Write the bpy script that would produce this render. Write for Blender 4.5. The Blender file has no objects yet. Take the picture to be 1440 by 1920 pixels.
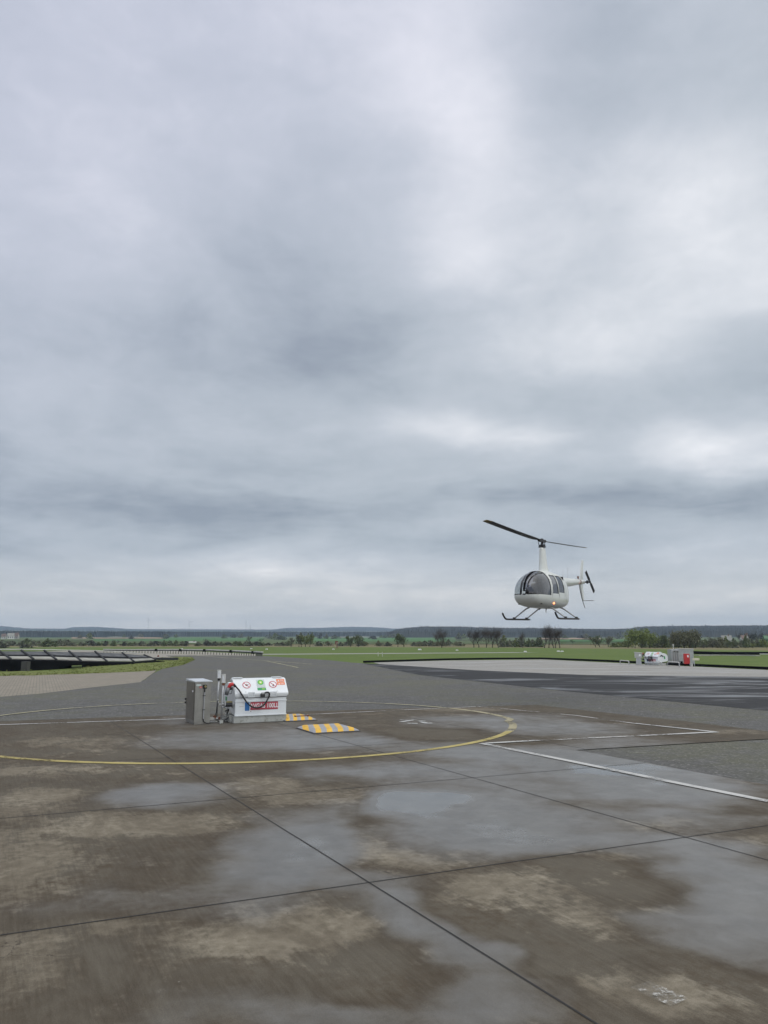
import bpy, bmesh, math, random
from mathutils import Vector, Matrix, noise as mnoise
from mathutils.geometry import delaunay_2d_cdt
R = math.radians
scene = bpy.context.scene
C = scene.collection
random.seed(7)

# ------------------------------------------------------------------ camera
FPX, HC = 1430.0, 2.434
PITCH = math.atan(240 / FPX)
cam_d = bpy.data.cameras.new('camera')
cam_d.sensor_fit = 'HORIZONTAL'; cam_d.sensor_width = 36
cam_d.lens = 36 * FPX / 1440
cam_d.clip_start = .1; cam_d.clip_end = 30000
cam = bpy.data.objects.new('camera', cam_d); C.objects.link(cam)
cam.location = (0, 0, HC); cam.rotation_euler = (math.pi / 2 + PITCH, 0, 0)
scene.camera = cam
scene.render.resolution_x = 768; scene.render.resolution_y = 1024

# ------------------------------------------------------------------ world: overcast sky
SUN_EL, SUN_AZ = 50, 100          # azimuth clockwise from the view direction (+Y)
W = bpy.data.worlds.new('World'); scene.world = W; W.use_nodes = True


class NT:
    """small helper to write node trees"""
    def __init__(s, nt): s.nt = nt; s.n = nt.nodes; s.l = nt.links
    def new(s, t, **k):
        o = s.n.new(t)
        for a, v in k.items(): setattr(o, a, v)
        return o
    def put(s, sock, v):
        if v is None: return
        if isinstance(v, bpy.types.NodeSocket): s.l.new(v, sock)
        else: sock.default_value = v
    def m(s, op, a, b=None, c=None, clamp=False):
        o = s.new('ShaderNodeMath', operation=op, use_clamp=clamp)
        s.put(o.inputs[0], a); s.put(o.inputs[1], b)
        if c is not None: s.put(o.inputs[2], c)
        return o.outputs[0]
    def vm(s, op, a, b=None, scale=None):
        o = s.new('ShaderNodeVectorMath', operation=op)
        s.put(o.inputs[0], a); s.put(o.inputs[1], b)
        if scale is not None: s.put(o.inputs['Scale'], scale)
        return o.outputs[0]
    def sstep(s, v, a, b, lo=0., hi=1.):
        o = s.new('ShaderNodeMapRange', interpolation_type='SMOOTHSTEP')
        s.put(o.inputs[0], v); o.inputs[1].default_value = a; o.inputs[2].default_value = b
        o.inputs[3].default_value = lo; o.inputs[4].default_value = hi
        return o.outputs[0]
    def noise(s, vec, scale, detail=4, rough=.5, dist=0., dim='3D', out=0):
        o = s.new('ShaderNodeTexNoise', noise_dimensions=dim)
        s.put(o.inputs['Vector'], vec); o.inputs['Scale'].default_value = scale
        o.inputs['Detail'].default_value = detail; o.inputs['Roughness'].default_value = rough
        o.inputs['Distortion'].default_value = dist
        return o.outputs[out]
    def mix(s, f, a, b, mode='MIX'):
        o = s.new('ShaderNodeMix', data_type='RGBA', blend_type=mode)
        s.put(o.inputs[0], f)
        for sock, v in ((o.inputs[6], a), (o.inputs[7], b)):
            if isinstance(v, tuple) and len(v) == 3: v = (*v, 1)
            s.put(sock, v)
        return o.outputs[2]
    def scale(s, vec, v3):
        o = s.new('ShaderNodeMapping'); s.put(o.inputs[0], vec); o.inputs[3].default_value = v3
        return o.outputs[0]


w = NT(W.node_tree)
for n_ in list(w.n): w.n.remove(n_)
outw = w.new('ShaderNodeOutputWorld'); bg = w.new('ShaderNodeBackground')
sky = w.new('ShaderNodeTexSky', sky_type='NISHITA')
sky.sun_disc = False; sky.sun_elevation = R(SUN_EL); sky.sun_rotation = R(SUN_AZ)
sky.air_density = 1.2; sky.dust_density = 2
tc = w.new('ShaderNodeTexCoord')
dvec = w.vm('NORMALIZE', tc.outputs['Generated'])
sep = w.new('ShaderNodeSeparateXYZ'); w.l.new(dvec, sep.inputs[0])
dx, dy, dz = sep.outputs
# flat cloud-deck coordinates: the direction carried up to a layer
zc = w.m('ADD', w.m('MAXIMUM', dz, 0.), .10)
comb = w.new('ShaderNodeCombineXYZ')
w.l.new(w.m('DIVIDE', dx, zc), comb.inputs[0]); w.l.new(w.m('DIVIDE', dy, zc), comb.inputs[1])
deck = comb.outputs[0]
az = w.m('ARCTAN2', dx, dy); el = w.m('ARCSINE', dz)
wn = w.new('ShaderNodeSeparateXYZ')
wno = w.noise(deck, .9, 4, .55, out=1); w.l.new(wno, wn.inputs[0])
azw = w.m('ADD', az, w.m('MULTIPLY', w.m('SUBTRACT', wn.outputs[0], .5), .28))
elw = w.m('ADD', el, w.m('MULTIPLY', w.m('SUBTRACT', wn.outputs[1], .5), w.m('MULTIPLY_ADD', dz, .34, .02)))
# soft cloud masses, bright and dark: azimuth, elevation (deg), half widths, amount
MASS = [(5, 42, 6, 9, .16), (8, 33, 5, 8, .18), (24, 30, 8, 4, .27), (27, 24, 10, 2.5, .30), (13, 21, 10, 3.2, .30),
        (4, 16, 7, 1.9, .32), (24, 13, 9, 1.7, .42), (-8, 5, 9, 1.3, .26), (3, 3.0, 14, .9, .16), (-22, 31, 8, 6, .12),
        (-21, 18, 7, 1.6, .10), (24, 6.3, 7, .8, .20), (9, 28, 9, 3, .14), (-2, 12.5, 18, 1.2, .06), (20, 43, 5, 7, -.10), (16, 41, 7, 8, -.12),
        (10, 15.2, 5, 1.0, .2), (-12, 22, 12, 6, -.14), (15, 11, 14, 1.6, -.26), (-14, 9.6, 14, 1.7, -.26),
        (-3, 21, 8, 4, -.16), (14, 6.8, 14, 1.1, -.14), (28, 9.2, 7, 1.3, -.14), (-25, 13, 9, 2.5, -.1), (19, 17.5, 12, 1.4, -.10), (-7, 29, 4, 4, -.06), (-26, 6, 8, 1.2, -.08)]
tot = None
for a_, e_, sa, se, amt in MASS:
    u = w.m('MULTIPLY', w.m('SUBTRACT', azw, R(a_)), 1 / R(sa)); v = w.m('MULTIPLY', w.m('SUBTRACT', elw, R(e_)), 1 / R(se))
    r2 = w.m('ADD', w.m('MULTIPLY', u, u), w.m('MULTIPLY', v, v))
    g = w.m('MULTIPLY', w.m('EXPONENT', w.m('MULTIPLY', r2, -1.)), amt)
    tot = g if tot is None else w.m('ADD', tot, g)
den_ = w.m('ADD', w.m('MAXIMUM', dz, 0.), .32)
cmb2 = w.new('ShaderNodeCombineXYZ')
w.l.new(w.m('DIVIDE', dx, den_), cmb2.inputs[0]); w.l.new(w.m('DIVIDE', dy, den_), cmb2.inputs[1]); w.l.new(w.m('DIVIDE', w.m('MULTIPLY', dz, 2.2), den_), cmb2.inputs[2])
soft = cmb2.outputs[0]
n0 = w.noise(deck, .8, 6, .5, .3)
n1 = w.m('ADD', w.m('MULTIPLY', w.noise(soft, 2.1, 9, .56, .5), .75), w.m('MULTIPLY', n0, .25))
n3 = w.noise(soft, 6.5, 8, .62, .6)
n2 = w.noise(deck, 2.2, 7, .6, .3)
dens = w.m('ADD', w.m('MULTIPLY_ADD', n1, .80, -.14), w.m('MULTIPLY_ADD', n3, .24, w.m('MULTIPLY_ADD', w.m('SUBTRACT', w.noise(soft, 17., 7, .65, .8), .5), .13, w.m('MULTIPLY', n2, .14))))
# thin horizontal streaks low over the land
stv = w.new('ShaderNodeCombineXYZ'); w.l.new(w.m('MULTIPLY', az, 4.5), stv.inputs[0]); w.l.new(w.m('MULTIPLY', elw, 34.), stv.inputs[1])
strk = w.m('MULTIPLY', w.m('SUBTRACT', w.noise(stv.outputs[0], 1., 6, .6, .8), .5), w.sstep(el, R(19), R(7), 0., .34))
dens = w.m('ADD', w.m('ADD', dens, tot), strk)
elramp = w.new('ShaderNodeValToRGB'); w.l.new(w.m('DIVIDE', el, R(50)), elramp.inputs[0])
cr = elramp.color_ramp; cr.elements[0].position = 0; cr.elements[0].color = (.60,) * 3 + (1,)
cr.elements[1].position = 1; cr.elements[1].color = (.60,) * 3 + (1,)
for p_, v_ in ((.08, .54), (.19, .46), (.3, .47), (.5, .49), (.75, .58)):
    e_ = cr.elements.new(p_); e_.color = (v_, v_, v_, 1)
br = w.m('ADD', dens, w.m('SUBTRACT', elramp.outputs[0], .5))
fr = w.new('ShaderNodeValToRGB'); w.l.new(br, fr.inputs[0]); cr = fr.color_ramp
cr.elements[0].position = .12; cr.elements[0].color = (.235, .27, .32, 1)
cr.elements[1].position = 1.0; cr.elements[1].color = (.82, .82, .84, 1)
for p_, c_ in ((.36, (.365, .405, .45)), (.56, (.455, .49, .535)), (.78, (.61, .63, .665))):
    e_ = cr.elements.new(p_); e_.color = (*c_, 1)
# periwinkle tint high on the left, warmer light just above the horizon
tint = w.sstep(w.m('ADD', w.m('MULTIPLY', az, -.55), el), R(8), R(58))
ccol = w.mix(tint, fr.outputs[0], w.mix(1., fr.outputs[0], (1.025, 1.0, 1.08), 'MULTIPLY'))
warm = w.sstep(el, R(7), R(0))
ccol = w.mix(warm, ccol, w.mix(1., ccol, (1.46, 1.32, 1.13), 'MULTIPLY'))
# an overcast sky is brightest overhead; behind the viewer it is boosted, out of view, to light the scene
over = w.sstep(el, R(48), R(75), 1.0, 2.1)
back = w.sstep(dy, .2, -.6, 1.0, 1.55)
gain = w.m('MULTIPLY', w.m('MULTIPLY', over, back), 10.)
gv = w.new('ShaderNodeCombineXYZ')
neut = w.sstep(el, R(42), R(65))
for i_, k_ in enumerate((.06, -.0, -.10)): w.l.new(w.m('MULTIPLY', gain, w.m('MULTIPLY_ADD', neut, k_, 1.)), gv.inputs[i_])
ccol = w.vm('MULTIPLY', ccol, gv.outputs[0])
fin = w.mix(.96, sky.outputs[0], ccol)
w.l.new(fin, bg.inputs[0]); bg.inputs[1].default_value = .1
w.l.new(bg.outputs[0], outw.inputs[0])

sun_d = bpy.data.lights.new('sun', 'SUN'); sun_d.energy = 1.0; sun_d.angle = R(115); sun_d.color = (1, .96, .9)
sun = bpy.data.objects.new('sun', sun_d); C.objects.link(sun)
sdir = Vector((math.sin(R(SUN_AZ)) * math.cos(R(SUN_EL)), math.cos(R(SUN_AZ)) * math.cos(R(SUN_EL)), math.sin(R(SUN_EL))))
sun.rotation_euler = (-sdir).to_track_quat('-Z', 'Y').to_euler()
vs = scene.view_settings
vs.view_transform = 'Standard'; vs.look = 'None'; vs.gamma = 1; vs.exposure = .34; vs.use_curve_mapping = False

# ------------------------------------------------------------------ measuring helpers (points of the photo put on the real ground)
def ray(px, py):
    u = (px - 720) / FPX; v = (960 - py) / FPX
    return (u, math.cos(PITCH) - v * math.sin(PITCH), math.sin(PITCH) + v * math.cos(PITCH))
def gp(px, py, z=.034):
    d = ray(px, py); t = (z - HC) / d[2]
    return Vector((d[0] * t, d[1] * t, z))
def at(px, py, Y):
    d = ray(px, py); t = Y / d[1]
    return Vector((d[0] * t, Y, HC + d[2] * t))

# ------------------------------------------------------------------ mesh helpers
def tag(o, label=None, cat=None, group=None, kind=None):
    if label: o['label'] = label
    if cat: o['category'] = cat
    if group: o['group'] = group
    if kind: o['kind'] = kind
    return o
def thing(name, label, cat, loc=(0, 0, 0), rz=0., group=None):
    o = bpy.data.objects.new(name, None); o.empty_display_size = .2; C.objects.link(o)
    o.location = loc; o.rotation_euler = (0, 0, rz)
    return tag(o, label, cat, group)
def copy_tree(o, parent=None):
    c = o.copy(); C.objects.link(c)
    if parent: c.parent = parent
    for ch in list(o.children): copy_tree(ch, c)
    return c

def build_loose(mb, name, mats, parent=None, **k):
    """every separate piece becomes an object of its own"""
    par = list(range(len(mb.v)))
    def find(a):
        while par[a] != a: par[a] = par[par[a]]; a = par[a]
        return a
    for f in mb.f:
        for q in f[1:]: par[find(q)] = find(f[0])
    groups = {}
    for f, mi in zip(mb.f, mb.mi): groups.setdefault(find(f[0]), []).append((f, mi))
    for g in groups.values():
        m2 = MB(); idx = {}
        for f, mi in g:
            for q in f:
                if q not in idx: idx[q] = len(m2.v); m2.v.append(mb.v[q])
            m2.f.append([idx[q] for q in f]); m2.mi.append(mi)
        o = m2.build(name, mats, parent, **k)
    return o

class MB:
    def __init__(s): s.v = []; s.f = []; s.mi = []; s.cur = 0
    def mesh(s, vs_, fs): 
        b = len(s.v); s.v += [tuple(x) for x in vs_]
        for f in fs: s.f.append([b + i for i in f]); s.mi.append(s.cur)
        return s
    def box(s, c, d, rot=None):
        x, y, z = d[0] / 2, d[1] / 2, d[2] / 2
        vs_ = [Vector((i * x, j * y, k * z)) for i in (-1, 1) for j in (-1, 1) for k in (-1, 1)]
        if rot is not None: vs_ = [rot @ q for q in vs_]
        c = Vector(c)
        return s.mesh([q + c for q in vs_], [(0, 1, 3, 2), (4, 6, 7, 5), (0, 4, 5, 1), (2, 3, 7, 6), (0, 2, 6, 4), (1, 5, 7, 3)])
    def b3(s, x0, x1, y0, y1, z0, z1): return s.box(((x0 + x1) / 2, (y0 + y1) / 2, (z0 + z1) / 2), (abs(x1 - x0), abs(y1 - y0), abs(z1 - z0)))
    def tube(s, pts, r, n=8, caps=True):
        pts = [Vector(p) for p in pts]; rr = r if isinstance(r, (list, tuple)) else [r] * len(pts)
        b = len(s.v); prev = None
        for i, p in enumerate(pts):
            t = (pts[min(i + 1, len(pts) - 1)] - pts[max(i - 1, 0)]).normalized()
            if prev is None:
                a = t.orthogonal().normalized()
            else:
                a = (prev - t * prev.dot(t)); a = a.normalized() if a.length > 1e-6 else t.orthogonal().normalized()
            prev = a; bb = t.cross(a)
            for k in range(n):
                an = 2 * math.pi * k / n
                s.v.append(tuple(p + (a * math.cos(an) + bb * math.sin(an)) * rr[i]))
        for i in range(len(pts) - 1):
            for k in range(n):
                k2 = (k + 1) % n
                s.f.append([b + i * n + k, b + i * n + k2, b + (i + 1) * n + k2, b + (i + 1) * n + k]); s.mi.append(s.cur)
        if caps:
            s.f.append([b + k for k in range(n)][::-1]); s.mi.append(s.cur)
            s.f.append([b + (len(pts) - 1) * n + k for k in range(n)]); s.mi.append(s.cur)
        return s
    def prism(s, poly, axis, a, b_):
        """poly of 2-D points extruded along axis 0/1/2 from a to b_"""
        def P(p, q):
            l = list(p); l.insert(axis, q); return tuple(l)
        n = len(poly); b = len(s.v)
        s.v += [P(p, a) for p in poly] + [P(p, b_) for p in poly]
        s.f.append([b + i for i in range(n)]); s.f.append([b + n + i for i in range(n)][::-1]); s.mi += [s.cur] * 2
        for i in range(n):
            j = (i + 1) % n; s.f.append([b + i, b + n + i, b + n + j, b + j]); s.mi.append(s.cur)
        return s
    def disc(s, c, r, ax, up, th=.004, n=20, r_in=0):
        """thin disc or ring facing ax"""
        c = Vector(c); ax = Vector(ax).normalized(); up = Vector(up); up = (up - ax * up.dot(ax)).normalized(); sd = ax.cross(up)
        if r_in == 0: return s.tube([c, c + ax * th], r, n)
        b = len(s.v)
        for rad, h in ((r, 0), (r, th), (r_in, th), (r_in, 0)):
            for k in range(n):
                an = 2 * math.pi * k / n
                s.v.append(tuple(c + ax * h + (up * math.cos(an) + sd * math.sin(an)) * rad))
        for q in range(4):
            for k in range(n):
                k2 = (k + 1) % n; q2 = (q + 1) % 4
                s.f.append([b + q * n + k, b + q * n + k2, b + q2 * n + k2, b + q2 * n + k]); s.mi.append(s.cur)
        return s
    def build(s, name, mats, parent=None, smooth=False, bevel=0., recalc=True):
        me = bpy.data.meshes.new(name); me.from_pydata(s.v, [], s.f); me.update()
        if not isinstance(mats, (list, tuple)): mats = [mats]
        for m_ in mats: me.materials.append(m_)
        me.polygons.foreach_set('material_index', s.mi)
        bm = bmesh.new(); bm.from_mesh(me)
        if bevel:
            bmesh.ops.bevel(bm, geom=list(bm.edges), offset=bevel, segments=2, affect='EDGES', clamp_overlap=True)
        if recalc: bmesh.ops.recalc_face_normals(bm, faces=bm.faces)
        bm.to_mesh(me); bm.free()
        if smooth: me.polygons.foreach_set('use_smooth', [True] * len(me.polygons))
        o = bpy.data.objects.new(name, me); C.objects.link(o)
        if parent: o.parent = parent
        return o

# ------------------------------------------------------------------ materials
def mk(name): 
    m_ = bpy.data.materials.new(name); m_.use_nodes = True
    t = NT(m_.node_tree); p = [n for n in t.n if n.type == 'BSDF_PRINCIPLED'][0]
    return m_, t, p
def mat(name, col, rough=.5, metal=0., var=.12, scale=3., bump=0., bscale=40., spec=.5, dirt=None, trans=0.):
    m_, t, p = mk(name)
    tcn = t.new('ShaderNodeTexCoord')
    n = t.noise(tcn.outputs['Object'], scale, 5, .6)
    f = t.sstep(n, .3, .7)
    a = tuple(c * (1 - var) for c in col); b = tuple(min(1, c * (1 + var)) for c in col)
    col_ = t.mix(f, a, b)
    if dirt:
        g = t.sstep(t.noise(tcn.outputs['Object'], scale * 2.3, 6, .65), .52, .72)
        col_ = t.mix(t.m('MULTIPLY', g, dirt[1]), col_, dirt[0])
    t.l.new(col_, p.inputs['Base Color'])
    t.l.new(t.m('MULTIPLY_ADD', n, .12, rough - .06), p.inputs['Roughness'])
    p.inputs['Metallic'].default_value = metal
    p.inputs['Specular IOR Level'].default_value = spec
    if bump:
        bn = t.new('ShaderNodeBump'); bn.inputs['Strength'].default_value = bump; bn.inputs['Distance'].default_value = .02
        t.l.new(t.noise(tcn.outputs['Object'], bscale, 4, .6), bn.inputs['Height']); t.l.new(bn.outputs[0], p.inputs['Normal'])
    return m_

M = {}
M['white'] = mat('white_enamel', (.72, .75, .76), .35, dirt=((.42, .42, .38), .15), scale=2, var=.05)
M['hwhite'] = mat('cream_white_paint', (.66, .68, .64), .22, var=.03, scale=1)
M['steel'] = mat('brushed_steel', (.30, .295, .272), .38, .75, var=.10, scale=4)
M['galv'] = mat('galvanised_metal', (.42, .43, .43), .45, .6, scale=5)
M['plinth'] = mat('weathered_plinth', (.42, .43, .40), .7, dirt=((.16, .16, .12), .85), scale=4)
M['black'] = mat('black_rubber', (.018, .018, .02), .55, scale=6)
M['blade'] = mat('dark_blade_paint', (.02, .02, .024), .4)
M['dark'] = mat('dark_void_metal', (.008, .0085, .01), .9, spec=.05)
M['red'] = mat('red_paint', (.50, .03, .03), .45)
M['signred'] = mat('sign_red', (.46, .06, .09), .4, var=.08)
M['blue'] = mat('sign_blue', (.03, .16, .42), .4)
M['green'] = mat('sign_green', (.02, .27, .09), .4)
M['lime'] = mat('lime_green', (.36, .60, .05), .4)
M['orange'] = mat('orange_sign', (.75, .22, .10), .5, var=.05)
M['textwhite'] = mat('letter_white', (.78, .78, .78), .5, var=.04)
M['yellowst'] = mat('yellow_stripe', (.68, .40, .035), .6, dirt=((.42, .33, .16), .5), scale=6)
M['greyst'] = mat('grey_stripe', (.28, .29, .31), .6, scale=6)
M['cream'] = mat('cream_panel', (.62, .58, .44), .6)
M['clearcap'] = mat('frosted_cap', (.68, .70, .70), .25, scale=8)
M['brown'] = mat('rust_brown', (.16, .06, .035), .7)
M['sea'] = mat('grey_plank', (.30, .30, .27), .9, spec=.1, scale=1.2, var=.2)
M['net'] = mat('grey_net', (.11, .115, .12), .9, scale=1.5, var=.3, spec=.05)
M['railw'] = mat('pale_rail', (.50, .50, .47), .5)
M['conc2'] = mat('pale_concrete_trim', (.36, .35, .32), .8, bump=.4, scale=2)
M['plaster'] = mat('house_plaster', (.60, .60, .57), .8)
M['rooft'] = mat('roof_tile', (.17, .12, .10), .8)
M['lining'] = mat('dark_lining', (.05, .05, .052), .8)
M['seat'] = mat('dark_upholstery', (.03, .03, .035), .7)

def glass_mat(name, col, alpha):
    m_, t, p = mk(name)
    for n_ in list(t.n):
        if n_.type != 'OUTPUT_MATERIAL': t.n.remove(n_)
    out = [n_ for n_ in t.n][0]
    tr = t.new('ShaderNodeBsdfTransparent'); tr.inputs[0].default_value = (*col, 1)
    gl = t.new('ShaderNodeBsdfGlossy'); gl.inputs['Roughness'].default_value = .04; gl.inputs[0].default_value = (.9, .92, .95, 1)
    fr_ = t.new('ShaderNodeLayerWeight'); fr_.inputs[0].default_value = .5
    fc = t.m('MULTIPLY_ADD', t.m('POWER', fr_.outputs['Facing'], 4.), .75, .07)
    mx = t.new('ShaderNodeMixShader'); t.l.new(t.m('ADD', fc, alpha), mx.inputs[0])
    t.l.new(tr.outputs[0], mx.inputs[1]); t.l.new(gl.outputs[0], mx.inputs[2]); t.l.new(mx.outputs[0], out.inputs[0])
    return m_
M['glass'] = glass_mat('clear_acrylic', (.72, .75, .75), .0)
M['glassd'] = glass_mat('tinted_acrylic', (.26, .27, .31), .02)
def emit_mat(name, col, st):
    m_, t, p = mk(name); p.inputs['Base Color'].default_value = (*col, 1)
    p.inputs['Emission Color'].default_value = (*col, 1); p.inputs['Emission Strength'].default_value = st
    return m_

# concrete: dry tan, damp brown, wet grey and standing water, driven by where water lies (attributes 'wet' and 'dry')
def concrete_mat():
    m_, t, p = mk('apron_concrete')
    tcn = t.new('ShaderNodeTexCoord'); P = tcn.outputs['Object']
    rot = t.new('ShaderNodeMapping'); t.l.new(P, rot.inputs[0]); rot.inputs[2].default_value = (0, 0, R(-27))
    wet = t.new('ShaderNodeAttribute', attribute_name='wet').outputs['Fac']
    dry = t.new('ShaderNodeAttribute', attribute_name='dry').outputs['Fac']
    nb = t.noise(P, .55, 7, .6, .4); nm = t.noise(P, 2.2, 7, .62, .3); nf = t.noise(P, 9, 6, .65)
    grain = t.noise(P, 120, 3, .7)
    broom = t.noise(t.scale(rot.outputs[0], (26, 1.6, 1)), 1.0, 5, .7)
    wis = t.noise(t.scale(rot.outputs[0], (1.0, .45, 1)), 1.5, 9, .68, 1.1)
    mott = t.m('ADD', t.m('MULTIPLY', nb, .35), t.m('ADD', t.m('MULTIPLY', nm, .30), t.m('ADD', t.m('MULTIPLY', nf, .15), t.m('MULTIPLY', wis, .2))))
    w_ = t.m('ADD', wet, t.m('MULTIPLY', t.m('SUBTRACT', mott, .5), 1.5))
    dmot = t.m('ADD', t.m('MULTIPLY', wis, .5), t.m('ADD', t.m('MULTIPLY', nm, .25), t.m('ADD', t.m('MULTIPLY', nf, .15), t.m('MULTIPLY', broom, .10))))
    d_ = t.m('ADD', t.m('SUBTRACT', t.m('MULTIPLY', dry, .75), t.m('MULTIPLY', wet, .40)), t.m('MULTIPLY', t.m('SUBTRACT', dmot, .5), 4.2))
    wf = t.sstep(w_, .05, 1.0)
    df = t.sstep(d_, .03, .62)
    pud = t.sstep(w_, 1.15, 1.5)
    broomc = t.sstep(broom, .25, .75)
    stain = t.sstep(t.noise(P, .8, 6, .6, .6), .42, .66)
    damp = t.mix(stain, (.140, .123, .095), (.108, .083, .055))
    damp = t.mix(t.sstep(nf, .3, .7), damp, (.160, .142, .110))
    dryc = t.mix(t.sstep(nf, .35, .7), (.29, .255, .19), (.45, .40, .31))
    dryc = t.mix(t.m('MULTIPLY', broomc, .25), dryc, (.24, .22, .175))
    wetc = t.mix(t.sstep(nm, .3, .7), (.145, .141, .129), (.198, .193, .178))  # wet film: part of the sky sheen sits in this grey base colour
    col = t.mix(df, damp, dryc)
    col = t.mix(wf, col, wetc)
    # drying rim: brown silt line just outside the wet film
    rim = t.m('MULTIPLY', t.sstep(w_, -.25, .12), t.sstep(w_, .55, .15))
    col = t.mix(t.m('MULTIPLY', rim, t.m('MULTIPLY', t.sstep(wis, .3, .6), .55)), col, (.060, .042, .026))
    col = t.mix(t.m('MULTIPLY', t.m('SUBTRACT', 1., wf), .10), col, t.mix(broomc, (.05, .047, .04), (.36, .33, .28)))
    # hairline cracks and dark specks
    vc = t.new('ShaderNodeTexVoronoi', feature='DISTANCE_TO_EDGE'); vc.inputs['Scale'].default_value = .55
    t.l.new(t.vm('ADD', P, t.vm('SCALE', t.noise(P, 1.6, 5, .6, out=1), scale=.9)), vc.inputs['Vector'])
    crk = t.m('MULTIPLY', t.sstep(vc.outputs['Distance'], .0045, .001), t.sstep(nb, .54, .62))
    col = t.mix(t.m('MULTIPLY', crk, .6), col, (.035, .03, .026))
    vs2 = t.new('ShaderNodeTexVoronoi', feature='F1'); t.l.new(P, vs2.inputs['Vector']); vs2.inputs['Scale'].default_value = 3.2
    col = t.mix(t.m('MULTIPLY', t.sstep(vs2.outputs['Distance'], .035, .018), .7), col, t.mix(nm, (.03, .028, .025), (.5, .48, .42)))
    spk = t.sstep(grain, .30, .72)
    col = t.mix(.5, col, t.mix(spk, (.02, .018, .016), (.34, .33, .30)), 'OVERLAY')
    t.l.new(col, p.inputs['Base Color'])
    ro = t.m('MULTIPLY_ADD', wf, -.34, .72)
    ro = t.m('ADD', ro, t.m('MULTIPLY', t.m('SUBTRACT', nf, .5), .16))
    ro = t.m('ADD', t.m('MULTIPLY', ro, t.m('SUBTRACT', 1., pud)), t.m('MULTIPLY', pud, .07), clamp=True)
    t.l.new(ro, p.inputs['Roughness'])
    t.l.new(t.m('MULTIPLY_ADD', wf, .46, .06), p.inputs['Specular IOR Level'])
    bn = t.new('ShaderNodeBump'); bn.inputs['Distance'].default_value = .004
    t.l.new(t.m('MULTIPLY', t.m('SUBTRACT', 1., pud), .55), bn.inputs['Strength'])
    t.l.new(t.m('ADD', t.m('MULTIPLY', grain, .5), t.m('MULTIPLY', broom, .5)), bn.inputs['Height'])
    t.l.new(bn.outputs[0], p.inputs['Normal'])
    return m_
M['concrete'] = concrete_mat()

def asphalt_mat(name, base, light, moss, mossamt, rough, wetstreak=False, fine=55):
    m_, t, p = mk(name)
    P = t.new('ShaderNodeTexCoord').outputs['Object']
    nl = t.noise(P, .18, 5, .6, .5); nm = t.noise(P, 1.3, 6, .65); g = t.noise(P, fine, 3, .75)
    vo = t.new('ShaderNodeTexVoronoi', feature='F1'); t.l.new(P, vo.inputs['Vector']); vo.inputs['Scale'].default_value = fine * .45
    col = t.mix(t.sstep(g, .3, .75), base, light)
    col = t.mix(t.sstep(nm, .3, .72), col, tuple(c * 1.22 for c in base))
    chips = t.m('MULTIPLY', t.sstep(vo.outputs['Distance'], .22, .12), t.sstep(nm, .45, .62))
    col = t.mix(t.m('MULTIPLY', chips, .55), col, tuple(min(1, c * 2.6) for c in light))
    for sc_, am_ in ((7., .75), (3.2, .5)):
        v2 = t.new('ShaderNodeTexVoronoi', feature='F1'); v2.inputs['Scale'].default_value = sc_; t.l.new(t.vm('ADD', P, t.vm('SCALE', t.noise(P, 3., 2, .5, out=1), scale=.5)), v2.inputs['Vector'])
        ch = t.m('MULTIPLY', t.sstep(v2.outputs['Distance'], .22, .12), t.sstep(nm, .46, .60))
        if not wetstreak: col = t.mix(t.m('MULTIPLY', ch, am_), col, tuple(c * 2.0 for c in light))
    big = t.noise(P, fine * .28, 4, .8); col = t.mix(t.m('MULTIPLY', t.sstep(big, .40, .66), .45), col, tuple(c * .45 for c in base))
    col = t.mix(t.m('MULTIPLY', t.sstep(big, .60, .70), .5), col, tuple(c * 1.35 for c in light))
    ms = t.m('MULTIPLY', t.sstep(t.m('ADD', t.m('MULTIPLY', nl, .6), t.m('MULTIPLY', nm, .4)), .44, .62), mossamt)
    col = t.mix(ms, col, t.mix(t.sstep(g, .35, .7), moss, tuple(c * 2.1 for c in moss)))
    if wetstreak:
        sw = t.new('ShaderNodeMapping'); t.l.new(P, sw.inputs[0]); sw.inputs[2].default_value = (0, 0, R(38)); sw.inputs[3].default_value = (.10, .28, 1)
        s_ = t.sstep(t.noise(sw.outputs[0], 1., 8, .6, 1.2), .48, .66)
        ro = t.m('MULTIPLY_ADD', s_, -.42, rough)
        t.l.new(t.m('MULTIPLY_ADD', s_, .6, .08), p.inputs['Specular IOR Level'])
        col = t.mix(t.m('MULTIPLY', s_, .5), col, tuple(c * .8 for c in base))
        t.l.new(ro, p.inputs['Roughness'])
    else:
        t.l.new(t.m('MULTIPLY_ADD', nm, .2, rough - .1), p.inputs['Roughness'])
        p.inputs['Specular IOR Level'].default_value = .25
    t.l.new(col, p.inputs['Base Color'])
    bn = t.new('ShaderNodeBump'); bn.inputs['Strength'].default_value = .5 if not wetstreak else .25; bn.inputs['Distance'].default_value = .008
    t.l.new(g, bn.inputs['Height']); t.l.new(bn.outputs[0], p.inputs['Normal'])
    return m_
M['asphalt'] = asphalt_mat('old_asphalt', (.066, .066, .063), (.205, .203, .192), (.085, .085, .052), .45, .95, False, 18)
M['newasphalt'] = asphalt_mat('new_asphalt', (.030, .031, .033), (.048, .049, .051), (.05, .05, .045), .15, .75, True, 40)
M['pad'] = asphalt_mat('pale_pad_concrete', (.26, .255, .235), (.34, .335, .315), (.2, .19, .17), .5, .80, True, 30)
M['taxi'] = asphalt_mat('pale_taxiway', (.25, .235, .20), (.33, .31, .27), (.2, .19, .15), .4, .85, False, 12)
M['runway'] = asphalt_mat('runway_concrete', (.25, .25, .23), (.33, .33, .31), (.24, .25, .2), .2, .7, False, 6)

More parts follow.
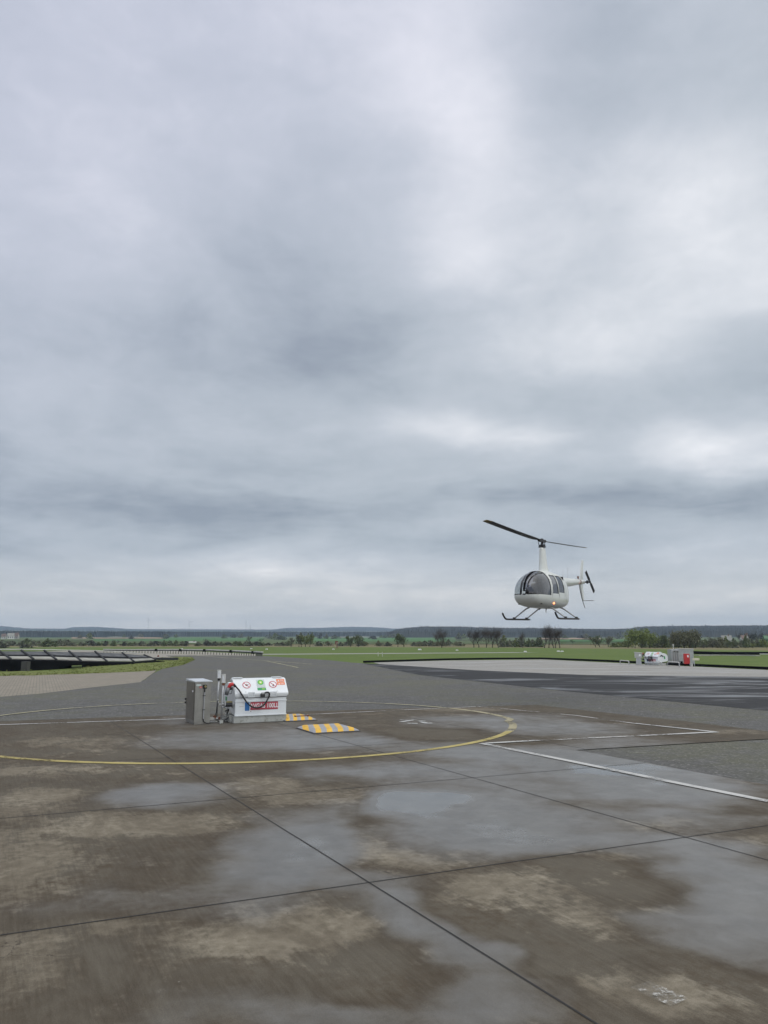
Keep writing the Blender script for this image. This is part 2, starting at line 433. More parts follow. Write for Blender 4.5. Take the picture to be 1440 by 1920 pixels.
def paving_mat():
    m_, t, p = mk('beige_block_paving')
    P = t.new('ShaderNodeTexCoord').outputs['Object']
    rot = t.new('ShaderNodeMapping'); t.l.new(P, rot.inputs[0]); rot.inputs[2].default_value = (0, 0, R(-24))
    bk = t.new('ShaderNodeTexBrick'); t.l.new(rot.outputs[0], bk.inputs[0])
    bk.inputs['Color1'].default_value = (.28, .245, .19, 1); bk.inputs['Color2'].default_value = (.21, .185, .145, 1)
    bk.inputs['Mortar'].default_value = (.10, .095, .07, 1); bk.inputs['Scale'].default_value = 1.6
    bk.inputs['Mortar Size'].default_value = .035; bk.inputs['Row Height'].default_value = .5
    n = t.sstep(t.noise(P, .5, 6, .65), .35, .7)
    col = t.mix(t.m('MULTIPLY', n, .45), bk.outputs[0], (.17, .155, .12))
    t.l.new(col, p.inputs['Base Color']); p.inputs['Roughness'].default_value = .85
    return m_
M['paving'] = paving_mat()

def grass_mat(name, a, b, c_, sc=.25):
    m_, t, p = mk(name)
    P = t.new('ShaderNodeTexCoord').outputs['Object']
    n1_ = t.noise(P, sc, 6, .65, .4); n2_ = t.noise(P, sc * 14, 5, .7)
    st = t.noise(t.scale(P, (.06, .9, 1)), sc * 1.5, 4, .6)
    col = t.mix(t.sstep(n1_, .35, .68), a, b)
    col = t.mix(t.m('MULTIPLY', t.sstep(st, .45, .7), .55), col, c_)
    col = t.mix(t.m('MULTIPLY', t.sstep(n2_, .35, .7), .45), col, tuple(x * .55 for x in a))
    t.l.new(col, p.inputs['Base Color']); p.inputs['Roughness'].default_value = .9; p.inputs['Specular IOR Level'].default_value = .1
    bn = t.new('ShaderNodeBump'); bn.inputs['Strength'].default_value = .35; bn.inputs['Distance'].default_value = .04
    t.l.new(n2_, bn.inputs['Height']); t.l.new(bn.outputs[0], p.inputs['Normal'])
    return m_
M['grass'] = grass_mat('airfield_grass', (.092, .140, .032), (.118, .165, .042), (.155, .172, .062))
M['dryg'] = grass_mat('dry_reed_grass', (.19, .165, .09), (.15, .15, .065), (.24, .20, .12), .08)
M['bank'] = grass_mat('bank_grass', (.130, .165, .045), (.165, .185, .06), (.22, .20, .10), .5)
M['field'] = grass_mat('winter_wheat', (.070, .165, .055), (.085, .185, .065), (.09, .15, .06), .004)
M['field2'] = grass_mat('meadow', (.085, .125, .05), (.11, .14, .06), (.14, .15, .08), .004)
M['plough'] = grass_mat('ploughed_soil', (.32, .24, .16), (.36, .27, .19), (.28, .22, .15), .004)
M['palef'] = grass_mat('pale_field', (.33, .34, .27), (.36, .37, .30), (.30, .32, .24), .004)
def forest_mat(name, a, b):
    m_, t, p = mk(name)
    P = t.new('ShaderNodeTexCoord').outputs['Object']
    n = t.noise(P, .03, 6, .7); n2_ = t.noise(P, .004, 4, .6)
    col = t.mix(t.sstep(n, .3, .7), a, b); col = t.mix(t.m('MULTIPLY', t.sstep(n2_, .4, .65), .5), col, tuple((x + y) * .62 for x, y in zip(a, b)))
    t.l.new(col, p.inputs['Base Color']); p.inputs['Roughness'].default_value = 1; p.inputs['Specular IOR Level'].default_value = 0
    return m_
M['forest'] = forest_mat('bare_forest', (.022, .028, .026), (.048, .050, .042))
M['farhill'] = forest_mat('far_wooded_hill', (.018, .027, .030), (.036, .045, .040))

def paint_mat(name, col, worn, under):
    """road paint worn through to what lies beneath"""
    m_, t, p = mk(name)
    P = t.new('ShaderNodeTexCoord').outputs['Object']
    n = t.noise(P, 14, 6, .75); n2_ = t.noise(P, .9, 4, .6)
    f = t.sstep(t.m('ADD', t.m('MULTIPLY', n, .6), t.m('MULTIPLY', n2_, .5)), worn - .05, worn + .07)
    c2 = t.mix(t.sstep(n2_, .3, .7), col, tuple(x * .72 for x in col))
    t.l.new(c2, p.inputs['Base Color']); p.inputs['Roughness'].default_value = .55
    t.l.new(t.m('SUBTRACT', 1., t.m('MULTIPLY', f, .93)), p.inputs['Alpha'])
    return m_
M['pwhite'] = paint_mat('worn_white_paint', (.47, .47, .445), .60, (.13, .12, .105))
M['pwhite2'] = paint_mat('very_worn_white_paint', (.42, .41, .38), .555, (.12, .105, .085))
M['pyellow'] = paint_mat('worn_yellow_paint', (.42, .34, .09), .63, (.12, .11, .07))
M['pyellow2'] = paint_mat('faded_yellow_paint', (.40, .37, .20), .60, (.12, .115, .09))
M['pyellow3'] = paint_mat('pale_old_yellow_paint', (.34, .30, .17), .60, (.15, .14, .11))
M['pwhite3'] = paint_mat('paint_remnant', (.50, .49, .45), .465, (.30, .265, .20))
M['joint'] = mat('joint_filler', (.016, .015, .014), .8)

# ------------------------------------------------------------------ setting: terrain
def tz(d):
    return 0. if d < 330 else 8e-5 * (d - 330) ** 1.6
def ramp_sheet(name, rows_, mat_, label=None):
    pass
def struct(o): o['kind'] = 'structure'; return o

def polar_sheet(azs, ds, zf, name, mat_, smooth=True):
    mb = MB(); nd = len(ds)
    for a in azs:
        for d in ds: mb.v.append((d * math.sin(a), d * math.cos(a), zf(a, d)))
    for i in range(len(azs) - 1):
        for j in range(nd - 1):
            mb.f.append([i * nd + j, (i + 1) * nd + j, (i + 1) * nd + j + 1, i * nd + j + 1]); mb.mi.append(0)
    o = mb.build(name, mat_, smooth=smooth)
    return struct(o)
def lin(a, b, n): return [a + (b - a) * i / (n - 1) for i in range(n)]
# one ground sheet all round, flat on the airfield, rising gently to the fields beyond
ds = [.5, 40, 120, 200, 280, 330, 380, 450, 550, 700, 900, 1150, 1500, 1900, 2400, 3000, 3800, 4800, 6500, 9000]
polar_sheet(lin(-math.pi, math.pi, 241), ds, lambda a, d: -.02 + tz(min(d, 4800)), 'ground', M['dryg'])

def pxaz(px): return math.atan((px - 720) / FPX / math.cos(PITCH - .0))
def field_patch(px0, px1, d0, d1, mat_, name='field', lift=.6, skew=0.):
    a0, a1 = pxaz(px0), pxaz(px1)
    azs = lin(a0, a1, max(8, int((px1 - px0) / 12)))
    n = 14; mb = MB()
    for i, a in enumerate(azs):
        u_ = i / (len(azs) - 1)
        e = 1 + .05 * math.sin(u_ * 9 + d0) ; dd0 = d0 * (1 + skew * u_) ; dd1 = d1 * (1 - skew * (1 - u_)) * e
        for d in lin(dd0, max(dd1, dd0 + 10), n): mb.v.append((d * math.sin(a), d * math.cos(a), tz(d) + lift))
    for i in range(len(azs) - 1):
        for j in range(n - 1): mb.f.append([i * n + j, (i + 1) * n + j, (i + 1) * n + j + 1, i * n + j + 1]); mb.mi.append(0)
    return struct(mb.build(name, mat_, smooth=True))
field_patch(-400, 1900, 420, 4600, M['field2'], lift=.3)
field_patch(30, 500, 700, 1450, M['field'], lift=.6)
field_patch(-300, 190, 700, 1300, M['field2'], lift=.9)
field_patch(560, 850, 620, 1500, M['field'], lift=.6)
field_patch(150, 316, 1050, 1400, M['plough'], lift=1.2)
field_patch(215, 275, 1300, 1440, M['palef'], lift=1.9)
field_patch(1000, 1115, 900, 1250, M['plough'], lift=1.2)
field_patch(1040, 1180, 560, 850, M['field'], lift=.9)
field_patch(840, 940, 800, 1200, M['field2'], lift=.9)
field_patch(640, 712, 1480, 1750, M['palef'], lift=1.2)

# wooded hills behind
def interp(tab, x):
    if x <= tab[0][0]: return tab[0][1]
    for (a, b), (c, d) in zip(tab, tab[1:]):
        if x <= c: return b + (d - b) * (x - a) / (c - a)
    return tab[-1][1]
def hill(name, tab, px0, px1, d0, d1, mat_, npx=.9, jag=1., taper=0, spike=0.):
    """swept ridge: foot at d0, crest at d1, falling away behind; the canopy's tree tops are real bumps"""
    n = int((px1 - px0) / npx); K = 13; mb = MB()
    rnd = random.Random(3)
    for i in range(n):
        px = px0 + (px1 - px0) * i / (n - 1); a = pxaz(px)
        row = interp(tab, px)
        kx = math.cos(a)
        # the crest's height so that its line sits on that row straight ahead
        d = ray(px, row); crest = HC + d[2] / math.hypot(d[0], d[1]) * d1
        foot = tz(d0)
        bumpc = (mnoise.fractal(Vector((px * .16, d1 * .01, 0)), .8, 2, 4)) * 3.2 * jag
        if rnd.random() < spike: bumpc += rnd.uniform(2, 6)
        for k in range(K):
            q = k / (K - 4)
            if q <= 1:
                dd = d0 + (d1 - d0) * q; z = foot + (crest - foot) * (q ** 1.0 if k else 0)
                z = foot + (crest - foot) * (1 - (1 - q) ** 1.5)
            else:
                dd = d1 + (d1 - d0) * (q - 1) * 1.5; z = crest - (crest - foot) * ((q - 1) * (K - 4) / 3) ** 1.5
            b = (mnoise.noise(Vector((px * .8, k * 3.1, 7))) * 3.5 * jag) if 0 < q < 1 else 0
            if abs(q - 1) < 1e-6: b = bumpc
            if k == 0: z = foot - 4
            if k == 1: z = max(z, foot + 13)
            mb.v.append((dd * math.sin(a), dd * math.cos(a), z + b))
    for i in range(n - 1):
        for j in range(K - 1): mb.f.append([i * K + j, (i + 1) * K + j, (i + 1) * K + j + 1, i * K + j + 1]); mb.mi.append(0)
    return struct(mb.build(name, mat_, smooth=False))
farT = [(-400, 1178), (-200, 1176), (0, 1173), (30, 1175), (75, 1179.5), (130, 1180.5), (150, 1176.5), (190, 1175.5), (230, 1178), (280, 1182.5), (370, 1184), (480, 1184.5),
        (520, 1181), (540, 1177.5), (600, 1177.5), (650, 1175.5), (700, 1176), (740, 1179), (900, 1181), (1400, 1181), (1900, 1180)]
hill('hill', farT, -420, 1900, 4700, 5600, M['farhill'], 1.2, 2.0)
lowT = [(60, 1198), (100, 1193), (160, 1190), (300, 1191), (480, 1190), (560, 1191), (660, 1188), (730, 1189), (760, 1198)]
hill('hill', [(-400, 1186), (-100, 1187), (0, 1187), (120, 1188), (200, 1187.5), (300, 1189), (330, 1192)], -420, 330, 1480, 2500, M['farhill'], 1.2, 1.2)
hill('hill', [(250, 1192), (300, 1189), (400, 1188), (480, 1189), (520, 1188), (600, 1187), (700, 1187), (760, 1190)], 250, 760, 1800, 2800, M['farhill'], 1.2, 1.2)
nearT = [(722, 1193), (728, 1186), (740, 1181), (760, 1177.5), (790, 1175.2), (860, 1175), (885, 1176.5), (930, 1177.5), (1000, 1178), (1060, 1179), (1130, 1180), (1168, 1179),
         (1180, 1176.5), (1200, 1175), (1260, 1174), (1440, 1173), (1700, 1171), (1950, 1174)]
hill('hill', nearT, 722, 1950, 1500, 2500, M['forest'], .9, 1.0, spike=.05)

# ------------------------------------------------------------------ setting: paved surfaces
def sheet(name, poly, z, mat_, step=None):
    mb = MB(); mb.mesh([(p[0], p[1], z) for p in poly], [tuple(range(len(poly)))])
    o = mb.build(name, mat_); 
    me = o.data
    if me.polygons[0].normal.z < 0: me.flip_normals()
    return struct(o)
def G2(*pts): return [tuple(gp(*p)[:2]) for p in pts]
def refine(poly, amp, step=2.0, seed=0):
    out = []
    for i in range(len(poly)):
        a = Vector(poly[i]); b = Vector(poly[(i + 1) % len(poly)]); L = (b - a).length; n = max(1, int(L / step))
        nn = Vector((-(b - a).y, (b - a).x)); nn = nn.normalized() if L > 0 else nn
        for k in range(n):
            q = a + (b - a) * k / n
            out.append(tuple(q + nn * (amp * mnoise.noise(Vector((q.x * .7, q.y * .7, seed))) if k else 0)))
    return out

# airfield grass (far), then runway strip, asphalt, pads
grass_poly = [(-330, 30), (-30, 30)] + [(20, 30)] + [(200, 30)] + [(420, 160)] + G2((1440, 1219.5), (960, 1214.2), (480, 1212.8), (0, 1213.5)) + [(-330, 250)]
sheet('grass_field', refine(grass_poly, 3., 12, 1), .004, M['grass'])
sheet('runway', G2((455, 1227.6), (800, 1225.0), (960, 1223.8), (1010, 1223.2), (960, 1222.8), (455, 1226.0)), .010, M['runway'])
sheet('taxiway', refine(G2((-60, 1223), (150, 1219.8), (330, 1219.5), (492, 1227), (494, 1233), (330, 1237), (-60, 1243)), .5, 8, 2), .014, M['taxi'])
asph = G2((500, 1230.2), (560, 1233.5), (620, 1238), (668, 1242.6), (712, 1245), (891, 1256.5), (1102, 1265.5), (1440, 1269)) \
    + [(60, 40), (60, -12), (-45, -12), (-45, 18)] + G2((0, 1306), (75, 1300), (180, 1287.5), (264, 1278.5), (292, 1260), (345, 1236), (310, 1229), (400, 1228.6))
sheet('asphalt', refine(asph, .25, 1.5, 3), .018, M['asphalt'])
# block paving, with its grass verge
pav = G2((0, 1306), (75, 1300), (180, 1287.5), (264, 1278.5), (294, 1256.5), (280, 1257.5), (150, 1263), (0, 1267)) + [(-60, 52), (-60, 14), (-45, 18)]
sheet('paving', refine(pav, .12, 1.5, 4), .022, M['paving'])
sheet('taxiway', G2((712, 1245), (891, 1256.5), (1102, 1265.5), (1440, 1269)) + [(62, 40), (62, 52)] + G2((1440, 1256), (1018, 1236.3), (838, 1238.2), (700, 1242)), .022, M['pad'])
sheet('asphalt', refine(G2((680, 1243.5), (712, 1245), (891, 1256.5), (1102, 1265.5), (1440, 1269)) + [(60, 40), (60, 14)] + G2((1440, 1332), (1049, 1294), (785, 1265)), .12, 1.2, 6), .026, M['newasphalt'])

# concrete apron with the wetness map
u24 = Vector((math.cos(R(24.7)), math.sin(R(24.7)))); v24 = Vector((-math.sin(R(27.6)), math.cos(R(27.6))))
conc = [(-30, 17.0)] + [(-11.53, 23.62), (-2.91, 26.74), (5.71, 29.45), (9.07, 23.47), (10.75, 20.0), (9.47, 19.48), (4.25, 17.53), (6.44, 13.38), (16.6, -6), (-30, -6)]
WET = [(770, 1500, 85, 24, 1.5), (850, 1540, 190, 52, .8), (1050, 1475, 290, 45, .7), (1250, 1520, 190, 32, .5), (1150, 1420, 240, 24, .6), (540, 1598, 125, 55, .85),
       (330, 1487, 130, 22, .95), (600, 1560, 60, 60, .5), (350, 1692, 300, 26, .45), (540, 1650, 150, 18, .45), (770, 1710, 70, 50, .8), (860, 1790, 85, 55, .75), (980, 1880, 110, 45, .55),
       (480, 1880, 220, 50, .36), (720, 1900, 240, 42, .45), (1360, 1635, 140, 45, .8), (1320, 1745, 120, 55, .7), (1420, 1700, 90, 90, .7), (500, 1385, 230, 20, .85), (860, 1358, 110, 14, .5),
       (1060, 1366, 130, 14, .75), (1200, 1450, 200, 18, .5), (690, 1440, 150, 14, .55), (450, 1352, 180, 12, .5), (1130, 1580, 200, 22, .55), (980, 1560, 180, 35, .45), (640, 1455, 140, 14, .35),
       (1000, 1345, 120, 8, .4), (1040, 1425, 330, 34, .40), (700, 1395, 200, 12, .3), (880, 1345, 150, 8, .3), (1330, 1580, 100, 18, .4), (900, 1410, 120, 12, .45), (210, 1640, 100, 40, .15), (720, 1660, 70, 20, .5), (1180, 1390, 110, 8, .5), (500, 1540, 60, 30, .4), (1300, 1480, 160, 16, .5)]
DRY = [(60, 1500, 90, 26, .8), (40, 1580, 120, 55, .55), (290, 1540, 165, 22, .9), (90, 1640, 110, 42, .6), (480, 1470, 75, 15, 1.0), (590, 1498, 105, 20, .75), (680, 1585, 90, 26, .8),
       (790, 1605, 110, 22, .8), (500, 1745, 130, 42, .8), (610, 1720, 120, 45, .6), (400, 1770, 90, 40, .4), (930, 1652, 110, 22, .85), (1030, 1690, 90, 22, .5), (1225, 1705, 60, 20, .75), (1120, 1735, 80, 26, .55),
       (1185, 1608, 50, 9, .6), (1262, 1862, 60, 24, 1.0), (1225, 1538, 80, 14, .9), (1405, 1572, 80, 16, .85), (1212, 1443, 70, 8, .9), (960, 1443, 28, 5, .6), (60, 1790, 80, 50, .5),
       (180, 1390, 130, 12, .6), (90, 1445, 130, 12, .6), (320, 1455, 60, 7, .3), (700, 1355, 90, 8, .35), (880, 1330, 130, 4, .6), (1120, 1356, 60, 3, .5), (1380, 1372, 60, 4, .6), (620, 1415, 60, 5, .3),
       (1130, 1840, 60, 20, .5), (350, 1870, 60, 30, .35), (230, 1745, 120, 14, .3), (780, 1340, 120, 5, .35)]
BRW = [(1150, 1508, 110, 12, .9), (1000, 1445, 70, 9, .7), (1070, 1460, 110, 10, .6), (1150, 1640, 200, 30, .7), (950, 1720, 120, 40, .7), (1060, 1790, 90, 50, .7), (640, 1830, 200, 35, .6), (300, 1440, 250, 10, .5),
       (780, 1372, 90, 8, .7), (830, 1385, 90, 5, .5), (1380, 1840, 100, 50, .8), (1360, 1520, 90, 10, .7), (690, 1540, 60, 20, .5), (860, 1372, 60, 5, .5), (960, 1390, 50, 6, .4), (230, 1410, 140, 7, .5), (770, 1450, 60, 8, .3)]
def gblob(tab):
    out = []
    for cx, cy, rx, ry, a in tab:
        c = gp(cx, cy); rxg = abs(gp(cx + rx, cy).x - c.x); ryg = abs(gp(cx, max(cy - ry, 1290)).y - gp(cx, cy + ry).y) / 2
        out.append((c.x, c.y, rxg, ryg, a))
    return out
def field_val(bl, x, y):
    s = 0.
    for cx, cy, rx, ry, a in bl:
        q = ((x - cx) / rx) ** 2 + ((y - cy) / ry) ** 2
        if q < 6: s += a * math.exp(-q * q * .55 - q * .25)
    return s
def make_concrete():
    bw, bd, bb = gblob(WET), gblob(DRY), gblob(BRW)
    pts = [Vector(p) for p in conc]; n0 = len(pts); edges = [(i, (i + 1) % n0) for i in range(n0)]
    y = -5.9
    while y < 29.6:
        st = .16 if y < 14 else .24
        if y < 3: st = .8
        x = -29.9
        while x < 17:
            vis = abs(x) < y * .56 + 1.2 and y > 3.5
            pts.append(Vector((x + .003 * math.sin(y * 7), y)))
            x += st if vis else 1.2
        y += st
    r_ = delaunay_2d_cdt(pts, edges, [list(range(n0))], 1, 1e-4)
    V, Fc = r_[0], r_[2]
    me = bpy.data.meshes.new('concrete_apron'); me.from_pydata([(p.x, p.y, .034) for p in V], [], Fc); me.update()
    if me.polygons[0].normal.z < 0: me.flip_normals()
    wa = me.attributes.new('wet', 'FLOAT', 'POINT'); da = me.attributes.new('dry', 'FLOAT', 'POINT')
    wv, dv = [], []
    for p in V:
        q = Vector((p.x * .9, p.y * .9, 0))
        x = p.x + .35 * mnoise.noise(q * 1.1) + .18 * mnoise.noise(q * 2.9); y = p.y + .45 * mnoise.noise(q * .9 + Vector((9, 4, 2))) + .2 * mnoise.noise(q * 2.7 + Vector((3, 1, 5)))
        b = field_val(bb, x, y)
        wv.append(field_val(bw, x, y) - b * .6); dv.append(field_val(bd, x, y) - b * .45)
    wa.data.foreach_set('value', wv); da.data.foreach_set('value', dv)
    me.materials.append(M['concrete'])
    o = bpy.data.objects.new('concrete_apron', me); C.objects.link(o); return struct(o)
make_concrete()

ZP = .038
def strip(name, pts, wd, mat_, z=ZP, closed=False):
    pts = [Vector(p[:2]) for p in pts]; L, Rr = [], []
    for i, p in enumerate(pts):
        a = pts[i - 1] if (i or closed) else p; b = pts[(i + 1) % len(pts)] if (i < len(pts) - 1 or closed) else p
        t = (b - a).normalized(); n = Vector((-t.y, t.x)) * wd / 2
        L.append(p + n); Rr.append(p - n)
    mb = MB(); k = len(pts)
    mb.v = [(q.x, q.y, z) for q in L] + [(q.x, q.y, z) for q in Rr]
    for i in range(k if closed else k - 1):
        j = (i + 1) % k; mb.f.append([i, k + i, k + j, j]); mb.mi.append(0)
    o = mb.build(name, mat_, recalc=False)
    if o.data.polygons[0].normal.z < 0: o.data.flip_normals()
    return struct(o)
# slab joints
J0 = Vector((-.15, 8.16))
from mathutils.geometry import intersect_line_line_2d
def inside(p):
    c = False; n = len(conc)
    for i in range(n):
        a, b = conc[i], conc[(i + 1) % n]
        if (a[1] > p.y) != (b[1] > p.y) and p.x < (b[0] - a[0]) * (p.y - a[1]) / (b[1] - a[1]) + a[0]: c = not c
    return c
def jline(p0, dirv, name='slab_joint'):
    run = []; segs = []
    for i in range(-500, 500):
        q = p0 + dirv * (i * .08)
        if inside(q): run.append(q)
        elif run: segs.append(run); run = []
    if run: segs.append(run)
    for s_ in segs:
        if len(s_) > 6:
            s_ = s_[::6] + [s_[-1]]
            s_ = [Vector((q.x + .006 * mnoise.noise(Vector((q.x * 2, q.y * 2, 1))), q.y + .006 * mnoise.noise(Vector((q.x * 2, q.y * 2, 5))))) for q in s_]
            strip(name, s_, .017, M['joint'])
for k in range(-5, 4): jline(J0 + u24 * 4.26 * k, v24)
for k in range(-3, 5): jline(J0 + v24 * 4.65 * k, u24)

# painted lines
def densify(a, b, st=.5):
    a, b = Vector(a), Vector(b); n = max(2, int((b - a).length / st)); return [a + (b - a) * i / n for i in range(n + 1)]
cx0, cy0 = -4.30, 23.55
circ = []
for i in range(96):
    an = 2 * math.pi * i / 96
    # touchdown circle, slightly out of round as painted
    r_ = 8.0 + .28 * math.cos(an * 2 + .3) * (1 if math.sin(an) > 0 else .2) - (.0 if math.sin(an) < 0 else .05)
    circ.append(Vector((cx0 + r_ * math.cos(an), cy0 + r_ * math.sin(an))))
front = [q for q in circ if inside(q)]
ZF = ZP + .004
st_ = next(i for i in range(96) if inside(circ[i]) and not inside(circ[i - 1]))
seq = circ[st_:] + circ[:st_]
fr_in = [q for q in seq if inside(q)]
ang_ = [math.atan2(q.y - cy0, q.x - cx0) for q in fr_in]
cut = next((i for i, a_ in enumerate(ang_) if a_ > R(-22) and a_ < R(90)), len(fr_in) - 1)
strip('painted_circle', fr_in[:cut + 1], .19, M['pyellow'], ZF)
strip('painted_circle', fr_in[cut:], .22, M['pyellow3'], ZF)
strip('painted_circle', [seq[len([q for q in seq if inside(q)]) - 1]] + [q for q in seq if not inside(q)] + [seq[0]], .13, M['pyellow2'], ZF)
def line(name, pxs, wd, m_, z=ZF + .004):
    g = []
    for a, b in zip(pxs, pxs[1:]): g += densify(gp(*a)[:2], gp(*b)[:2])[:-1]
    g.append(Vector(gp(*pxs[-1])[:2])); return strip(name, g, wd, m_, z)
line('painted_line', [(-300, 1370), (0, 1359.5), (350, 1348)], .15, M['pwhite'])
line('painted_line', [(352, 1348), (560, 1341), (760, 1331.5), (892, 1325.5)], .13, M['pwhite2'])
line('painted_line', [(903, 1394.5), (1100, 1434), (1250, 1465), (1440, 1503), (1500, 1515)], .17, M['pwhite'])
line('painted_line', [(912, 1394.5), (1010, 1389)], .17, M['pwhite'], ZF + .008)
line('painted_line', [(1010, 1389), (1200, 1380)], .16, M['pwhite2'])
line('painted_line', [(1200, 1380), (1345, 1373)], .17, M['pwhite'])
line('painted_line', [(1340, 1373), (1190, 1357)], .15, M['pwhite'], ZF + .008)
line('painted_line', [(1190, 1357), (1080, 1342), (896, 1325)], .12, M['pwhite2'])
line('painted_line', [(322, 1225), (415.5, 1232.7), (488, 1238), (584, 1245)], .22, M['pyellow2'], .03)
line('painted_line', [(500, 1239.5), (530, 1245.5), (559, 1251.5)], .2, M['pyellow2'], .034)
line('painted_line', [(320, 1225), (180, 1221)], .3, M['pyellow2'], .03)
# worn lettering strokes on the circle's right side and a worn blotch lower right
for k, pts in enumerate([[(750, 1350), (775, 1351)], [(752, 1354), (778, 1350)], [(764, 1357), (783, 1357)], [(790, 1354), (800, 1357), (810, 1356.5)], [(786, 1353), (797, 1352)]]):
    line('painted_letter', pts, .17, M['pwhite'], ZF + .002 * k)
line('painted_line', [(1200, 1848), (1238, 1866), (1276, 1882)], .20, M['pwhite3'])


# raised black edging of the far grass and the grass bank on the left
mb = MB(); rnd = random.Random(2)
e_ = [gp(*p) for p in ((682, 1242.6), (838, 1237.6), (930, 1236.2), (1018, 1235.8), (1140, 1240.8), (1250, 1246.2), (1440, 1255.2), (1560, 1262))]
pp = []
for a, b in zip(e_, e_[1:]): pp += [a + (b - a) * i / 10 for i in range(10)]
for i in range(len(pp) - 1):
    a, b = pp[i], pp[i + 1]; d = (b - a).normalized(); ang = math.atan2(d.y, d.x)
    mb.box(((a + b) / 2 + Vector((0, .15, .10)))[:], ((b - a).length - .02, .22, .2), Matrix.Rotation(ang, 3, 'Z'))
struct(mb.build('kerb', M['dark']))
def bank_h(x, y):
    return 0
lo = [gp(*p) for p in ((-120, 1272), (0, 1267.5), (150, 1263.5), (280, 1258), (300, 1255), (345, 1246), (365, 1237))]
hi = [gp(*p) for p in ((-120, 1262), (0, 1259), (138, 1257), (165, 1247), (280, 1237.5), (300, 1234), (335, 1231), (360, 1231.5))]
def resamp(p, n):
    L = [0]
    for a, b in zip(p, p[1:]): L.append(L[-1] + (b - a).length)
    out = []
    for i in range(n):
        s_ = L[-1] * i / (n - 1)
        for k in range(len(L) - 1):
            if s_ <= L[k + 1] + 1e-9: out.append(p[k] + (p[k + 1] - p[k]) * ((s_ - L[k]) / (L[k + 1] - L[k]))); break
    return out
n = 120; lo_, hi_ = resamp(lo, n), resamp(hi, n); mb = MB(); K = 14
for i in range(n):
    fade = min(1, (n - 1 - i) / 20)
    for k in range(K):
        q = k / (K - 1); p = lo_[i].lerp(hi_[i], q)
        z = .03 + fade * (.10 * math.sin(min(q * 1.3, 1) * math.pi / 2)) * (1 - max(0, q - .75) * 3.2) * (.55 + .45 * mnoise.noise(Vector((i * .09, 0, 2)))) + (.07 * mnoise.noise(Vector((i * .5, k * .9, 0))) if 0 < k < K - 1 else 0)
        if k == 0: p = p + Vector((.25 * mnoise.noise(Vector((i * .35, 3, 3))), .8 * mnoise.noise(Vector((i * .31, 8, 3))), 0))
        mb.v.append((p.x, p.y, max(z, .028) if k < K - 1 else .0))
for i in range(n - 1):
    for k in range(K - 1): mb.f.append([i * K + k, (i + 1) * K + k, (i + 1) * K + k + 1, i * K + k + 1]); mb.mi.append(0)
struct(mb.build('grass_bank', M['bank'], smooth=True))
# tufts along the verge and in the asphalt seam
mb = MB(); rnd = random.Random(11)
def tuft(p, h, n_=5, w_=.03):
    for _ in range(n_):
        a = rnd.random() * 6.28; l = Vector((math.cos(a), math.sin(a), 0)) * h * rnd.uniform(.2, .8); s_ = Vector((-math.sin(a), math.cos(a), 0)) * w_
        hh = h * rnd.uniform(.6, 1.2); o_ = Vector((rnd.gauss(0, .06), rnd.gauss(0, .06), 0))
        mb.mesh([p + o_ - s_, p + o_ + s_, p + o_ + l + Vector((0, 0, hh))], [(0, 1, 2)])
for i in range(1400):
    k = rnd.random() * (n - 1); i0 = int(k); q = abs(rnd.gauss(0, .25)) if rnd.random() < .6 else rnd.random()
    q = min(q, .95); p = lo_[i0].lerp(lo_[min(i0 + 1, n - 1)], k - i0).lerp(hi_[i0], q); tuft(Vector((p.x, p.y, .03 + .1 * q)), rnd.uniform(.04, .09), 4, .03)
for i in range(1500):
    k = rnd.random() * (len(pp) - 2); a = pp[int(k)].lerp(pp[int(k) + 1], k % 1); tuft(Vector((a.x, a.y + .3 + abs(rnd.gauss(0, .8)), .02)), rnd.uniform(.1, .22), 4, .04)
tag(mb.build('grass_tufts', M['bank'], recalc=False), 'ragged grass tufts along the verge and far pad edge', 'grass', kind='stuff')

# ------------------------------------------------------------------ helicopter
def pch(tab, x, k):
    """smooth interpolation of column k over column 0 (descending x)"""
    n = len(tab)
    for i in range(n - 1):
        if tab[i][0] >= x >= tab[i + 1][0]:
            x0, x1 = tab[i][0], tab[i + 1][0]; t = (x - x0) / (x1 - x0)
            p0 = tab[max(i - 1, 0)]; p3 = tab[min(i + 2, n - 1)]; p1, p2 = tab[i], tab[i + 1]
            def slope(a, b, c):
                h0, h1 = b[0] - a[0], c[0] - b[0]
                if h0 == 0 or h1 == 0: return (c[k] - a[k]) / (c[0] - a[0])
                s0, s1 = (b[k] - a[k]) / h0, (c[k] - b[k]) / h1
                return 0 if s0 * s1 <= 0 else 2 * s0 * s1 / (s0 + s1)
            m1, m2 = slope(p0, p1, p2), slope(p1, p2, p3); h = x1 - x0
            return ((2 * t**3 - 3 * t**2 + 1) * p1[k] + (t**3 - 2 * t**2 + t) * h * m1 + (-2 * t**3 + 3 * t**2) * p2[k] + (t**3 - t**2) * h * m2)
    return tab[0][k] if x > tab[0][0] else tab[-1][k]
BODY = [(2.26, 1.0, 1.05, 1.10, .03), (2.24, .90, 1.04, 1.22, .20), (2.16, .77, 1.03, 1.40, .38), (1.95, .62, 1.0, 1.60, .53), (1.6, .53, 1.0, 1.79, .615),
        (1.15, .49, 1.0, 1.92, .655), (.6, .47, 1.0, 1.99, .67), (.1, .46, 1.0, 2.01, .67), (-.4, .46, 1.0, 1.99, .665), (-.9, .47, 1.02, 1.95, .63),
        (-1.35, .50, 1.02, 1.91, .59), (-1.7, .58, 1.06, 1.88, .49), (-1.95, .78, 1.18, 1.87, .37), (-2.12, 1.05, 1.4, 1.87, .27), (-2.3, 1.42, 1.66, 1.87, .19)]
